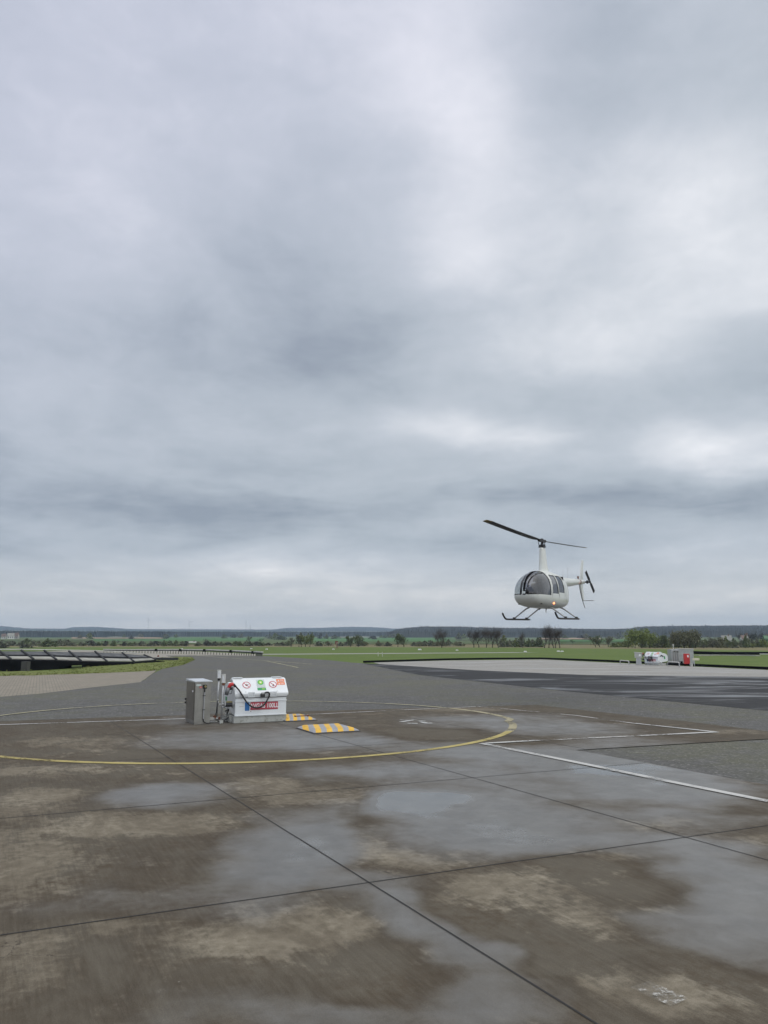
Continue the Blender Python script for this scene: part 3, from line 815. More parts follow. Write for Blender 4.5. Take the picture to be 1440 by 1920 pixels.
def bsurf(x, t, off=0.):
    zb, zc, zt, hw = [pch(BODY, x, k) for k in (1, 2, 3, 4)]
    c_, s_ = math.cos(t), math.sin(t)
    nn = 2.55 if s_ > 0 else 3.0
    y = (hw + off) * math.copysign(abs(c_) ** (2 / nn), c_)
    hz = (zt - zc) if s_ > 0 else (zc - zb)
    z = zc + (hz + off) * math.copysign(abs(s_) ** (2 / nn), s_)
    if s_ > 0: y *= 1 - .10 * (abs(s_) ** 3)
    return (x, y, z)
def body_region(x, y, z):
    def rr(v, a, b): return min(v - a, b - v)
    # windshield: two bubbles with a centre post
    ws = min(x - (.96 - .10 * (z - 1.5)), z - .97)
    if ws > 0:
        q = min(ws, abs(y) - .018)
        if q > .028: return 'windshield'
        if q > 0: return 'seal'
        return 'post'
    if abs(y) > .3:
        for nm, a, b in (('front', .14, .82), ('rear', -.66, .04)):
            lo_ = 1.04 if nm == 'front' else 1.10
            q = min(rr(x, a - .10 * (z - 1.1) * (nm == 'rear'), b - .12 * (z - 1.1) * (nm == 'front')), rr(z, lo_, 1.80))
            if q > .02: return nm + 'win'
            if q > 0: return 'seal'
    return 'body'
def make_heli():
    root = thing('helicopter', 'cream white light helicopter hovering in the air above the airfield', 'helicopter')
    NX, NTt = 170, 176
    xs = []
    for i in range(NX + 1):
        q = i / NX
        xs.append(2.26 - (4.56) * (q ** 1.25))
    P = [[bsurf(x, 2 * math.pi * k / NTt + math.pi / NTt) for k in range(NTt)] for x in xs]
    Pi = [[bsurf(min(x, 2.245), 2 * math.pi * k / NTt + math.pi / NTt, -.012) for k in range(NTt)] for x in xs]
    bins = {}
    for i in range(NX):
        for k in range(NTt):
            k2 = (k + 1) % NTt
            c_ = [sum(P[a][b][q] for a, b in ((i, k), (i + 1, k), (i + 1, k2), (i, k2))) / 4 for q in range(3)]
            r_ = body_region(*c_)
            if r_ in ('frontwin', 'rearwin'): r_ += 'L' if c_[1] > 0 else 'R'
            if r_ == 'windshield': r_ += 'L' if c_[1] > 0 else 'R'
            bins.setdefault(r_, []).append((i, k, k2))
    def part(keys, name, m_, par=root, inner=False, split=False):
        mb = MB(); idx = {}; S = Pi if inner else P
        for key in keys:
            for i, k, k2 in bins.get(key, []):
                f = []
                for a, b in ((i, k), (i, k2), (i + 1, k2), (i + 1, k)):
                    if (a, b) not in idx: idx[(a, b)] = len(mb.v); mb.v.append(S[a][b])
                    f.append(idx[(a, b)])
                mb.f.append(f); mb.mi.append(0)
        if split: return build_loose(mb, name, m_, par, smooth=True, recalc=False)
        return mb.build(name, m_, par, smooth=True, recalc=False)
    fus = part(['body'], 'fuselage', M['hwhite'])
    part(['body', 'seal'], 'cabin_lining', M['lining'], root, True)
    part(['seal'], 'window_seal', M['dark'], fus, split=True); part(['post'], 'windshield_post', M['dark'], fus)
    part(['windshieldL'], 'windshield', M['glassd'], root, True); part(['windshieldR'], 'windshield', M['glass'], root, True)
    for s_ in 'LR':
        part(['frontwin' + s_], 'door_window', M['glassd' if s_ == 'L' else 'glass'], root, True); part(['rearwin' + s_], 'door_window', M['glassd' if s_ == 'L' else 'glass'], root, True)
    # door outlines
    for sg in (1, -1):
        for xa, xb in ((.90, .10), (.06, -.74)):
            mb = MB(); pts = []
            for (x, zz) in [(xa - .1, 1.88), (xa, 1.5), (xa + .0, .78), (xb, .70), (xb, 1.86)]:
                pts.append((x, zz))
            out = []
            for (x0, z0), (x1, z1) in zip(pts, pts[1:]):
                for q in range(8):
                    x, zz = x0 + (x1 - x0) * q / 8, z0 + (z1 - z0) * q / 8
                    zb, zc, zt, hw = [pch(BODY, x, k) for k in (1, 2, 3, 4)]
                    hz = (zt - zc) if zz > zc else (zc - zb); r_ = min(1, abs(zz - zc) / hz)
                    y = hw * (1 - r_ ** 2.55) ** (1 / 2.55)
                    if zz > zc: y *= 1 - .10 * r_ ** 3
                    out.append((x, sg * (y + .001), zz))
            mb.tube(out, .0045, 4); mb.build('door_seam', M['dark'], fus)
    # inside: floor, bulkhead, seats, console
    mb = MB(); mb.b3(-.95, 1.7, -.48, .48, .60, .64); mb.b3(-.98, -.95, -.52, .52, .62, 1.8); mb.build('cabin_floor', M['seat'], root)
    for (x, y) in ((.35, .27), (.35, -.27), (-.55, .27), (-.55, -.27)):
        mb = MB(); mb.b3(x - .05, x + .45, y - .21, y + .21, .64, .96); mb.prism([(x - .12, .9), (x + .06, .9), (x - .10, 1.50), (x - .22, 1.50)], 1, y - .20, y + .20)
        mb.tube([(x - .17, y, 1.48), (x - .18, y, 1.62)], .02, 6); mb.box((x - .17, y, 1.65), (.09, .24, .15)); mb.build('seat', M['seat'], root, bevel=.02)
    mb = MB(); mb.prism([(1.15, .64), (1.62, .64), (1.72, 1.1), (1.6, 1.28), (1.42, 1.3), (1.3, 1.0)], 1, -.16, .16); mb.build('instrument_console', M['black'], root)
    mb = MB(); mb.box((1.9, 0, 1.065), (.02, .01, .01)); 
    # mast fairing, hub and main rotor
    mb = MB(); rings = []
    for z, a, b, x0 in ((1.90, .50, .20, -.06), (2.02, .40, .165, -.03), (2.25, .335, .145, 0), (2.6, .29, .125, 0), (2.9, .255, .11, 0), (2.97, .24, .10, 0)):
        rings.append([(x0 + a * math.cos(q * math.pi / 12) * (.8 if math.cos(q * math.pi / 12) > 0 else 1.15), b * math.sin(q * math.pi / 12), z) for q in range(24)])
    for r_ in rings: mb.v += r_
    for i in range(len(rings) - 1):
        for k in range(24): mb.f.append([i * 24 + k, i * 24 + (k + 1) % 24, (i + 1) * 24 + (k + 1) % 24, (i + 1) * 24 + k]); mb.mi.append(0)
    mb.f.append([5 * 24 + k for k in range(24)]); mb.mi.append(0)
    mb.build('mast_fairing', M['hwhite'], root, smooth=True)
    hub = MB(); hub.tube([(0, 0, 2.95), (0, 0, 3.32)], .035, 10); hub.tube([(0, 0, 2.99), (0, 0, 3.04)], .15, 16); hub.tube([(0, 0, 3.07), (0, 0, 3.10)], .14, 16)
    for a in range(3): an = a * 2.09 + .4; hub.tube([(.13 * math.cos(an), .13 * math.sin(an), 3.0), (.15 * math.cos(an + .2), .15 * math.sin(an + .2), 3.22)], .014, 6)
    hub.tube([(0, 0, 3.32), (0, 0, 3.36)], .06, 12)
    hub.build('rotor_hub', M['black'], root)
    # position of the machine in the world
    hubw = at(1017, 1016, 31.6); z0 = at(1016, 1162.5, 31.6).z
    root.location = (hubw.x, hubw.y, z0); root.rotation_euler = (R(0), R(1.0), R(58.7 - 180))
    inv = Matrix.Rotation(R(58.7 - 180), 3, 'Z').transposed()
    # blades: directions measured in the world, turned into the machine's frame
    wdir = Vector((-2.87, -4.10, 0)).normalized()
    hubz = 3.27
    rb = MB()
    dloc = inv @ wdir
    t_ = Vector((-dloc.y, dloc.x, 0))
    rb.box((0, 0, hubz), (.62, .10, .11), Matrix.Rotation(math.atan2(dloc.y, dloc.x), 3, 'Z')); rb.build('teeter_hinge', M['black'], root)
    for sg, rise in ((1, .30), (-1, .12)):
        d = dloc * sg; side = Vector((-d.y, d.x, 0))          # leading edge (turns anticlockwise seen from above)
        up = Vector((0, 0, 1)); blade = MB(); n = 14; prof = [(-.13, 0), (-.04, .014), (.06, .018), (.105, .012), (.127, 0), (.105, -.009), (.06, -.012), (-.04, -.008)]
        pit = R(9 if sg > 0 else 5)
        for i in range(n + 1):
            rr_ = .30 + (5.03 - .30) * i / n
            ch = 1.0 if rr_ > .75 else .35 + .65 * (rr_ - .30) / .45
            c_ = d * rr_ + up * (hubz + rise * (rr_ / 5.03) ** 1.25)
            for (a, b) in prof:
                a *= ch
                if i == n: a = a * .8 - .02
                p = c_ + side * (a * math.cos(pit)) + up * (a * math.sin(pit) + b)
                blade.v.append(tuple(p))
        k_ = len(prof)
        for i in range(n):
            for k in range(k_): blade.f.append([i * k_ + k, i * k_ + (k + 1) % k_, (i + 1) * k_ + (k + 1) % k_, (i + 1) * k_ + k]); blade.mi.append(1 if i == n - 1 else 0)
        blade.f.append(list(range(k_))); blade.f.append([n * k_ + q for q in range(k_)]); blade.mi += [0, 1]
        blade.build('rotor_blade', [M['blade'], M['tipy']], root)
        g = MB(); g.tube([d * .12 + up * (hubz), d * .34 + up * (hubz + .01)], .055, 10); g.tube([d * .26 + side * .13 + up * (hubz), d * .2 + side * .16 + up * 3.05], .012, 6); g.build('blade_grip', M['black'], root)
    # tail boom, fins, tail rotor
    mb = MB(); n = 20; st = [(-2.0, 1.64, .24), (-2.3, 1.65, .215), (-3.4, 1.70, .175), (-4.6, 1.77, .128), (-5.35, 1.80, .098), (-5.62, 1.81, .075), (-5.70, 1.81, .03)]
    for x, z, r_ in st:
        for k in range(n): mb.v.append((x, r_ * math.cos(2 * math.pi * k / n), z + r_ * 1.05 * math.sin(2 * math.pi * k / n)))
    for i in range(len(st) - 1):
        for k in range(n): mb.f.append([i * n + k, i * n + (k + 1) % n, (i + 1) * n + (k + 1) % n, (i + 1) * n + k]); mb.mi.append(0)
    mb.f.append([(len(st) - 1) * n + k for k in range(n)]); mb.mi.append(0)
    tb = mb.build('tail_boom', M['hwhite'], root, smooth=True)
    mb = MB()
    for (x0, x1, dz_) in ((-4.1, -4.22, .03), (-4.28, -4.38, .03), (-4.45, -4.6, .03), (-4.1, -4.3, -.04), (-4.36, -4.58, -.04)):
        r_ = .132 + .02 * (x0 + 4.6) / -1; mb.box(((x0 + x1) / 2, r_ - .008, 1.755 + dz_), (abs(x1 - x0), .012, .03))
    mb.build('registration_mark', M['orange'], tb)
    mb = MB(); mb.tube([(-4.75, 0, 1.90), (-4.75, 0, 1.98)], .03, 8); mb.tube([(-4.75, 0, 1.98), (-4.75, 0, 2.04)], .045, 10); mb.build('beacon', M['brown'], tb)
    mb = MB(); mb.tube([(-4.72, 0, 1.78), (-4.86, 0, 1.78)], .127, 18); mb.build('boom_band', M['brown'], tb)
    def fin(pts, y0, th, name, m_):
        mb = MB(); mb.prism([(x, z) for x, z in pts], 1, y0 - th / 2, y0 + th / 2); return mb.build(name, m_, root, bevel=.012)
    fin([(-4.98, 1.86), (-5.42, 1.86), (-5.66, 2.80), (-5.60, 2.86), (-5.46, 2.84)], 0, .05, 'vertical_fin', M['hwhite'])
    fin([(-4.98, 1.74), (-5.40, 1.72), (-5.48, .98), (-5.42, .90), (-5.30, .90)], 0, .05, 'ventral_fin', M['hwhite'])
    mb = MB(); mb.box((-5.38, .24, .92), (.2, .50, .018)); mb.build('horizontal_stabilizer', M['blade'], root)
    mb = MB(); mb.tube([(-4.86, .0, 1.66), (-4.98, .0, 1.40), (-5.16, .0, 1.08), (-5.34, 0, .86), (-5.52, 0, .68), (-5.62, 0, .60)], .014, 6); mb.build('tail_skid', M['blade'], root)
    ty = .30; tc_ = Vector((-5.62, ty, 1.81)); bd = Vector((.80, 0, .60)).normalized()
    mb = MB(); mb.tube([(-5.58, .03, 1.81), (-5.62, ty, 1.81)], .035, 10); mb.tube([(-5.62, ty - .04, 1.81), (-5.62, ty + .03, 1.81)], .06, 10); mb.tube([(-5.62, .14, 1.81), (-5.62, .2, 1.81)], .085, 12)
    mb.build('tail_gearbox', M['black'], root)
    pr = Vector((-bd.z, 0, bd.x))
    for sg in (1, -1):
        mb = MB(); b0 = tc_ + bd * sg * .09; b1 = tc_ + bd * sg * .76
        w_ = .062; y_ = Vector((0, .010, 0)); tw = Vector((0, .022, 0))
        vs_ = []
        for p, ww in ((b0, .03), (tc_ + bd * sg * .2, w_), (b1, w_)):
            for (a, s2) in ((-1, 1), (1, 1), (1, -1), (-1, -1)): vs_.append(p + pr * a * ww + y_ * s2 + tw * a)
        mb.mesh(vs_, [(0, 1, 2, 3), (8, 9, 10, 11)] + [(i * 4 + k, i * 4 + (k + 1) % 4, (i + 1) * 4 + (k + 1) % 4, (i + 1) * 4 + k) for i in (0, 1) for k in range(4)])
        mb.build('tail_rotor_blade', M['blade'], root)
    # landing gear
    for sg in (1, -1):
        for x in (.65, -.75):
            mb = MB(); pts = [(x, sg * .40, .52), (x, sg * .56, .45), (x, sg * 1.04, .10)]
            mb.tube(pts, [.034, .032, .026], 8); mb.build('skid_leg', M['legg'], root)
        mb = MB(); mb.tube([(1.88, sg * 1.08, .27), (1.80, sg * 1.08, .19), (1.66, sg * 1.08, .09), (1.52, sg * 1.08, .045), (1.3, sg * 1.08, .036), (-1.05, sg * 1.08, .036)], .036, 10)
        mb.box((.65, sg * 1.08, .09), (.16, .07, .06)); mb.box((-.75, sg * 1.08, .09), (.16, .07, .06)); mb.box((-.98, sg * 1.08, .03), (.4, .06, .02))
        mb.build('skid', M['black'], root)
    # small things: nose badge, antennas, cowl scoops, position light
    mb = MB()
    for k in range(5):
        y = -.085 + .043 * k; mb.box((2.235 - abs(y) * .35, y, .955), (.03, .040, .07 - abs(y) * .3))
    bdg = mb.build('nose_badge', M['hwhite'], root)
    mb = MB()
    for k, (y, h_) in enumerate(((-.07, .02), (-.035, .035), (.0, .025), (.035, .035), (.07, .02))): mb.box((2.253 - abs(y) * .35, y, .955), (.006, .022, h_), Matrix.Rotation(.5 * (-1) ** k, 3, 'X'))
    mb.build('badge_mark', M['dark'], bdg)
    mb = MB(); mb.tube([(-.15, 0, .48), (-.15, 0, .30)], .012, 6); mb.tube([(.1, .1, .48), (.1, .1, .40)], .02, 6); mb.tube([(.2, -.15, .48), (.2, -.15, .41)], .02, 6); build_loose(mb, 'antenna', M['black'], root)
    mb = MB(); mb.tube([(-3.2, 0, 1.85), (-3.25, 0, 2.35)], .006, 5); mb.tube([(-2.5, 0, 1.85), (-2.6, 0, 2.25)], .006, 5); build_loose(mb, 'antenna', M['galv'], root)
    lp = bsurf(.62, math.asin(.0) - .55)
    mb = MB(); bm_ = []
    for i in range(5):
        for k in range(8): bm_.append((lp[0] + .03 * math.cos(k * .785) * math.sin(math.pi * i / 4), lp[1] + .012 + .035 * math.cos(math.pi * i / 4), lp[2] + .04 * math.sin(k * .785) * math.sin(math.pi * i / 4)))
    mb.mesh(bm_, [(i * 8 + k, i * 8 + (k + 1) % 8, (i + 1) * 8 + (k + 1) % 8, (i + 1) * 8 + k) for i in range(4) for k in range(8)])
    mb.build('position_light', M['redlamp'], root, smooth=True)
    # engine cowl seams and vent on the port rear
    mb = MB()
    for x in (-1.0, -1.42):
        mb.tube([bsurf(x, t / 20 * math.pi * .9 - .7, .002) for t in range(20)], .005, 4)
    mb.build('cowl_seam', M['legg'], fus)
    return root
M['galv2'] = mat('nozzle_grey', (.16, .165, .17), .45, .3)
M['legg'] = mat('leg_grey_paint', (.30, .31, .31), .4)
M['tipy'] = mat('blade_tip_paint', (.20, .15, .05), .5)
M['redlamp'] = emit_mat('red_lamp', (1.0, .22, .08), 4.0)
make_heli()

# ------------------------------------------------------------------ fuel stations
FA = 26.
def text_mesh(body, size, m_, parent, loc, rot, name='lettering', depth=.002, sx=1.):
    cu = bpy.data.curves.new(name, 'FONT'); cu.body = body; cu.size = size; cu.extrude = depth; cu.align_x = 'CENTER'; cu.align_y = 'CENTER'; cu.offset = size * .018
    tmp = bpy.data.objects.new('tmp', cu); C.objects.link(tmp)
    me = bpy.data.meshes.new_from_object(tmp.evaluated_get(bpy.context.evaluated_depsgraph_get()))
    bpy.data.objects.remove(tmp); me.materials.clear(); me.materials.append(m_)
    o = bpy.data.objects.new(name, me); C.objects.link(o); o.parent = parent; o.location = loc; o.rotation_euler = rot; o.scale = (sx, 1, 1)
    return o
W_, D_ = 1.56, 1.35
PROF = [(0, .21), (0, .86), (.30, 1.29), (.42, 1.31), (.95, 1.20), (1.18, 1.12), (1.30, .98), (D_, .80), (D_, .44), (1.2, .38)]
def fuel_container(label, near=True):
    r = thing('fuel_dispenser', label, 'fuel dispenser')
    body = [(0, .21), (0, .84), (.02, .86), (.50, 1.10), (.95, 1.17), (1.18, 1.10), (1.30, .97), (D_, .80), (D_, .44), (1.25, .39)]
    mb = MB(); mb.prism(body, 0, 0, W_); b = mb.build('body', M['white'], r, bevel=.012)
    mb = MB(); mb.b3(-.012, W_ + .012, -.022, .002, .205, .235); mb.b3(-.012, W_ + .012, -.016, .004, .62, .66); mb.b3(-.01, W_ + .01, -.028, .01, .76, .80)
    mb.build('frame_rail', M['white'], b, bevel=.004)
    mb = MB(); mb.b3(-.02, W_ + .02, .02, 1.1, .0, .20); mb.b3(-.06, .0, .3, 1.12, .0, .16); mb.build('plinth', M['plinth'], r, bevel=.01)
    # lid: sloping front, flat ridge
    lid = [(-.045, .80), (-.05, .868), (.285, 1.29), (.44, 1.31), (.55, 1.27), (.53, 1.235), (.43, 1.27), (.31, 1.25), (-.01, .85), (-.01, .80)]
    mb = MB(); mb.prism(lid, 0, -.03, W_ + .045)
    mb.prism([(-.02, .855), (.30, 1.262), (.43, 1.275), (.52, 1.2), (.3, .9)], 0, -.01, .02); mb.prism([(-.02, .855), (.30, 1.262), (.43, 1.275), (.52, 1.2), (.3, .9)], 0, W_ - .01, W_ + .03)
    ld = mb.build('lid', M['white'], r, bevel=.005)
    mb = MB(); mb.b3(-.0, .28, .28, .5, 1.30, 1.335); mb.b3(1.22, 1.5, .28, .5, 1.30, 1.335); build_loose(mb, 'hinge_cover', M['white'], ld, bevel=.006)
    mb = MB(); mb.b3(.0, W_, -.010, .0, .735, .76); mb.b3(-.006, W_ + .006, -.02, .001, .838, .846); mb.build('lid_seam', M['galv2'], b)  # darker seam lines added under the lid
    # lid plane frame
    A = math.atan2(1.29 - .868, .285 + .05); nrm = Vector((0, -math.sin(A), math.cos(A))); upv = Vector((0, math.cos(A), math.sin(A)))
    def onlid(x, s_): return Vector((x, -.05, .868)) + upv * s_ + nrm * .003
    Lm = .538
    rotl = Matrix.Rotation(A, 3, 'X')
    # two prohibition signs
    for x in (.36, 1.17):
        c_ = onlid(x, .31); mb = MB(); mb.cur = 0; mb.disc(c_, .115, nrm, upv, .003, 28); 
        mb.cur = 1; mb.disc(c_ + nrm * .003, .122, nrm, upv, .003, 32, .100)
        mb.box(c_ + nrm * .0055, (.018, .20, .003), rotl @ Matrix.Rotation(R(45), 3, 'Z'))
        mb.cur = 2
        if x < 1:
            mb.box(c_ + nrm * .0045 + upv * -.01 + Vector((-.01, 0, 0)), (.07, .013, .002), rotl @ Matrix.Rotation(R(-30), 3, 'Z')); mb.disc(c_ + nrm * .0035 + Vector((.005, 0, 0)) + upv * .0, .038, nrm, upv, .002, 16, .027); mb.box(c_ + nrm * .0045 + upv * .02 + Vector((.055, 0, 0)), (.045, .010, .002), rotl @ Matrix.Rotation(R(60), 3, 'Z'))
        else:
            mb.box(c_ + nrm * .0045 + upv * .012 + Vector((-.012, 0, 0)), (.10, .010, .002), rotl @ Matrix.Rotation(R(-20), 3, 'Z')); mb.box(c_ + nrm * .0045 + upv * -.045, (.035, .045, .002), rotl); mb.box(c_ + nrm * .0045 + upv * -.005 + Vector((.01, 0, 0)), (.012, .06, .002), rotl)
        mb.build('prohibition_sign', [M['textwhite'], M['signred'], M['black']], ld)
    # emblem: pale panel with a green and yellow sunburst disc over a green bar
    c_ = onlid(.80, .35); mb = MB()
    mb.cur = 0; mb.box(c_, (.25, .30, .004), rotl)
    mb.cur = 1; q_ = c_ + upv * .045 + nrm * .002
    star = []
    for k in range(36):
        rad = .098 if k % 2 else .082; star.append(q_ + Vector((math.cos(k * math.pi / 18) * rad, 0, 0)) + upv * math.sin(k * math.pi / 18) * rad)
    n_ = len(star); mb.mesh(star + [p + nrm * .003 for p in star], [tuple(range(n_, 2 * n_))] + [(k, (k + 1) % n_, n_ + (k + 1) % n_, n_ + k) for k in range(n_)])
    mb.cur = 2; mb.disc(q_ + nrm * .003, .058, nrm, upv, .002, 24)
    mb.cur = 3; mb.disc(q_ + nrm * .005, .024, nrm, upv, .002, 18)
    mb.cur = 4; mb.box(c_ + upv * -.20 + nrm * .001, (.26, .085, .005), rotl)
    mb.cur = 2; mb.box(c_ + upv * -.20 + nrm * .004 + Vector((.05, 0, 0)), (.09, .03, .002), rotl)
    mb.build('emblem_panel', [M['palepanel'], M['green2'], M['lime'], M['textwhite'], M['green']], ld)
    mb = MB(); mb.cur = 0
    for s_ in (.455, .34): mb.box(onlid(1.43, s_), (.25, .10, .004), rotl)
    mb.cur = 1
    for s_ in (.45, .335): mb.mesh([onlid(1.345, s_ - .03) + nrm * .003, onlid(1.40, s_ - .03) + nrm * .003, onlid(1.372, s_ + .025) + nrm * .003], [(0, 1, 2)])
    for s_ in (.47, .44, .35, .325): mb.box(onlid(1.47, s_) + nrm * .002, (.10, .008, .002), rotl)
    mb.build('hazard_label', [M['orange'], M['textwhite']], ld)
    mb = MB(); 
    for x in (.30, 1.26): mb.tube([onlid(x, .06), onlid(x, .06) + nrm * .01], .012, 8)
    build_loose(mb, 'lid_screw', M['galv'], ld)
    # handles hanging under the lid, latch
    for x in (.46, 1.13):
        mb = MB(); y = -.06
        for z in (.90, .77): mb.b3(x - .10, x + .10, y - .012, y + .012, z - .011, z + .011)
        for q in (-.09, .09): mb.b3(x + q - .011, x + q + .011, y - .011, y + .011, .781, .889)
        mb.build('handle', M['white'], ld)
    mb = MB(); mb.box((.80, -.075, .80), (.13, .05, .10)); mb.cur = 1; mb.box((.80, -.085, .865), (.10, .04, .05)); mb.build('latch', [M['black'], M['galv']], ld, bevel=.006)
    # product panel
    mb = MB(); mb.b3(.452, 1.30, -.006, .001, .375, .61); mb.cur = 1
    for z in (.385, .600): mb.b3(.455, 1.297, -.008, -.0055, z - .003, z + .003)
    pn = mb.build('product_panel', [M['signred'], M['black']], b)
    mb = MB(); mb.b3(.29, .425, -.006, .001, .36, .61); mb.build('blue_panel', M['blue'], b)
    text_mesh('AVGAS 100LL', .185, M['textwhite'], pn, (.876, -.009, .49), (R(90), 0, 0), sx=.80).name = 'lettering'
    mb = MB(); mb.b3(.12, .24, -.004, .001, .485, .49); mb.tube([(.47, -.002, .335), (.47, -.012, .335)], .012, 8); build_loose(mb, 'small_plate', M['brown'], b)
    # side face (left): nozzle holder, reel, green plate
    mb = MB(); mb.b3(-.006, .001, .95, 1.12, .60, .72); mb.build('green_plate', M['green'], b)
    mb = MB(); mb.b3(-.006, .001, 1.0, 1.12, .78, .98); mb.build('notice_plate', M['palepanel'], b)
    reel = MB(); y0 = .10
    reel.cur = 0; reel.disc((-.30, y0, .55), .10, (1, 0, 0), (0, 0, 1), .015, 20); reel.disc((-.07, y0, .55), .10, (1, 0, 0), (0, 0, 1), .015, 20); reel.tube([(-.45, y0, .57), (.0, y0, .57)], .016, 8)
    reel.cur = 1; reel.tube([(-.285, y0, .55), (-.07, y0, .55)], .065, 14)
    reel.cur = 2; reel.box((-.16, y0, .635), (.16, .06, .04)); reel.build('cable_reel', [M['galv'], M['black'], M['brasso']], r)
    # fuel nozzle hanging at the top left corner
    nz = MB(); o_ = Vector((-.12, .02, 0))
    nz.cur = 0; nz.tube([o_ + Vector((-.10, 0, 1.06)), o_ + Vector((-.15, 0, .84))], [.062, .055], 12)
    nz.cur = 1; nz.tube([o_ + Vector((-.10, 0, 1.04)), o_ + Vector((-.03, 0, 1.15)), o_ + Vector((.05, 0, 1.16))], [.045, .06, .05], 12)
    nz.cur = 2; nz.tube([o_ + Vector((.05, 0, 1.16)), o_ + Vector((.12, 0, 1.08))], .035, 10); nz.box(o_ + Vector((-.02, 0, 1.03)), (.10, .05, .08)); nz.tube([o_ + Vector((.02, -.01, 1.0)), o_ + Vector((-.0, -.01, .88)), o_ + Vector((-.06, -.01, .88))], .012, 8)
    nz.build('fuel_nozzle', [M['galv2'], M['red'], M['black']], r, smooth=True)
    hs = MB(); P = [(0, -.02, 1.08), (.10, -.07, .96), (.20, -.10, .78), (.32, -.11, .60), (.46, -.11, .48), (.62, -.11, .435), (.76, -.11, .47), (.87, -.11, .56), (.95, -.11, .70), (1.0, -.11, .82), (.985, -.10, .885), (.93, -.07, .90), (.86, -.05, .87)]
    # smooth the hose curve
    Q = [Vector(p) for p in P]
    for _ in range(2):
        N_ = [Q[0]]
        for a, b_ in zip(Q, Q[1:]): N_ += [a.lerp(b_, .25), a.lerp(b_, .75)]
        Q = N_ + [Q[-1]]
    hs.tube(Q, .0235, 10); hs.build('hose', M['black'], r, smooth=True)
    return r
M['palepanel'] = mat('pale_label', (.50, .56, .54), .5)
M['green2'] = mat('bright_green', (.04, .38, .06), .4)
M['brasso'] = mat('old_brass', (.25, .22, .10), .5)
O1 = gp(440, 1357)
st = fuel_container('large near white fuel dispenser with black hose and red AVGAS panel')
st.scale = (1, 1, .968); st.location = (O1.x, O1.y, .038); st.rotation_euler = (0, 0, R(FA))

def steel_cabinet():
    r = thing('control_cabinet', 'brushed steel control cabinet left of the near white fuel dispenser', 'cabinet')
    mb = MB(); mb.b3(0, .465, 0, .95, .045, 1.235); b = mb.build('body', M['steel'], r, bevel=.008)
    mb = MB(); mb.b3(.015, .45, .015, .93, 0, .05); mb.build('base', M['steel'], r)
    mb = MB(); mb.mesh([(-.02, -.025, 1.232), (.50, -.025, 1.232), (.50, .98, 1.232), (-.02, .98, 1.232), (-.02, -.025, 1.256), (.50, -.025, 1.256), (.50, .98, 1.29), (-.02, .98, 1.29)],
            [(0, 3, 2, 1), (4, 5, 6, 7), (0, 1, 5, 4), (2, 3, 7, 6), (1, 2, 6, 5), (0, 4, 7, 3)]); mb.build('roof', M['steelt'], r, bevel=.004)
    mb = MB(); mb.b3(-.014, .0, .05, .90, .12, 1.20); d = mb.build('door', M['steeld'], r, bevel=.004)
    mb = MB(); mb.b3(-.03, -.012, .14, .20, .93, .98); mb.build('lock', M['textwhite'], d, bevel=.004)
    for z in (.58, .68):
        mb = MB(); mb.tube([(-.03, .91, z - .03), (-.03, .91, z + .03)], .02, 8); mb.build('hinge', M['black'], d)
    mb = MB(); mb.b3(.03, .17, -.006, .002, 1.115, 1.17); mb.build('name_plate', M['palepanel'], b)
    mb = MB(); mb.b3(.125, .205, -.009, -.001, 1.055, 1.10); mb.cur = 1; mb.b3(.14, .19, -.011, -.008, 1.074, 1.081); mb.build('red_label', [M['red'], M['textwhite']], b)
    mb = MB(); mb.b3(.225, .335, -.05, .0, 1.03, 1.15); sw = mb.build('switch_box', M['black'], r, bevel=.006)
    mb = MB(); mb.tube([(.285, -.05, 1.10), (.285, -.075, 1.10)], .034, 14); mb.build('switch_knob', M['brasso'], sw)
    mb = MB(); mb.tube([(.275, -.035, 1.03), (.272, -.035, .93)], .016, 8); mb.tube([(.262, -.035, .16), (.27, -.04, .08), (.34, -.06, .03), (.45, -.1, .025)], .014, 8); build_loose(mb, 'cable', M['black'], r, smooth=True)
    mb = MB(); mb.tube([(.272, -.035, .93), (.262, -.035, .16)], .017, 10); 
    mb.build('conduit', M['galv'], r)
    for z in (.83, .42):
        mb = MB(); mb.b3(.235, .30, -.058, .0, z - .008, z + .008); mb.build('clamp', M['black'], r)
    return r
M['steelt'] = mat('steel_top', (.62, .65, .68), .35, .5)
M['steeld'] = mat('steel_door', (.20, .185, .16), .35, .7, scale=2)
cb = steel_cabinet(); O2 = gp(363.3, 1358.9); cb.scale = (1, 1, .968); cb.location = (O2.x, O2.y, .038); cb.rotation_euler = (0, 0, R(29))

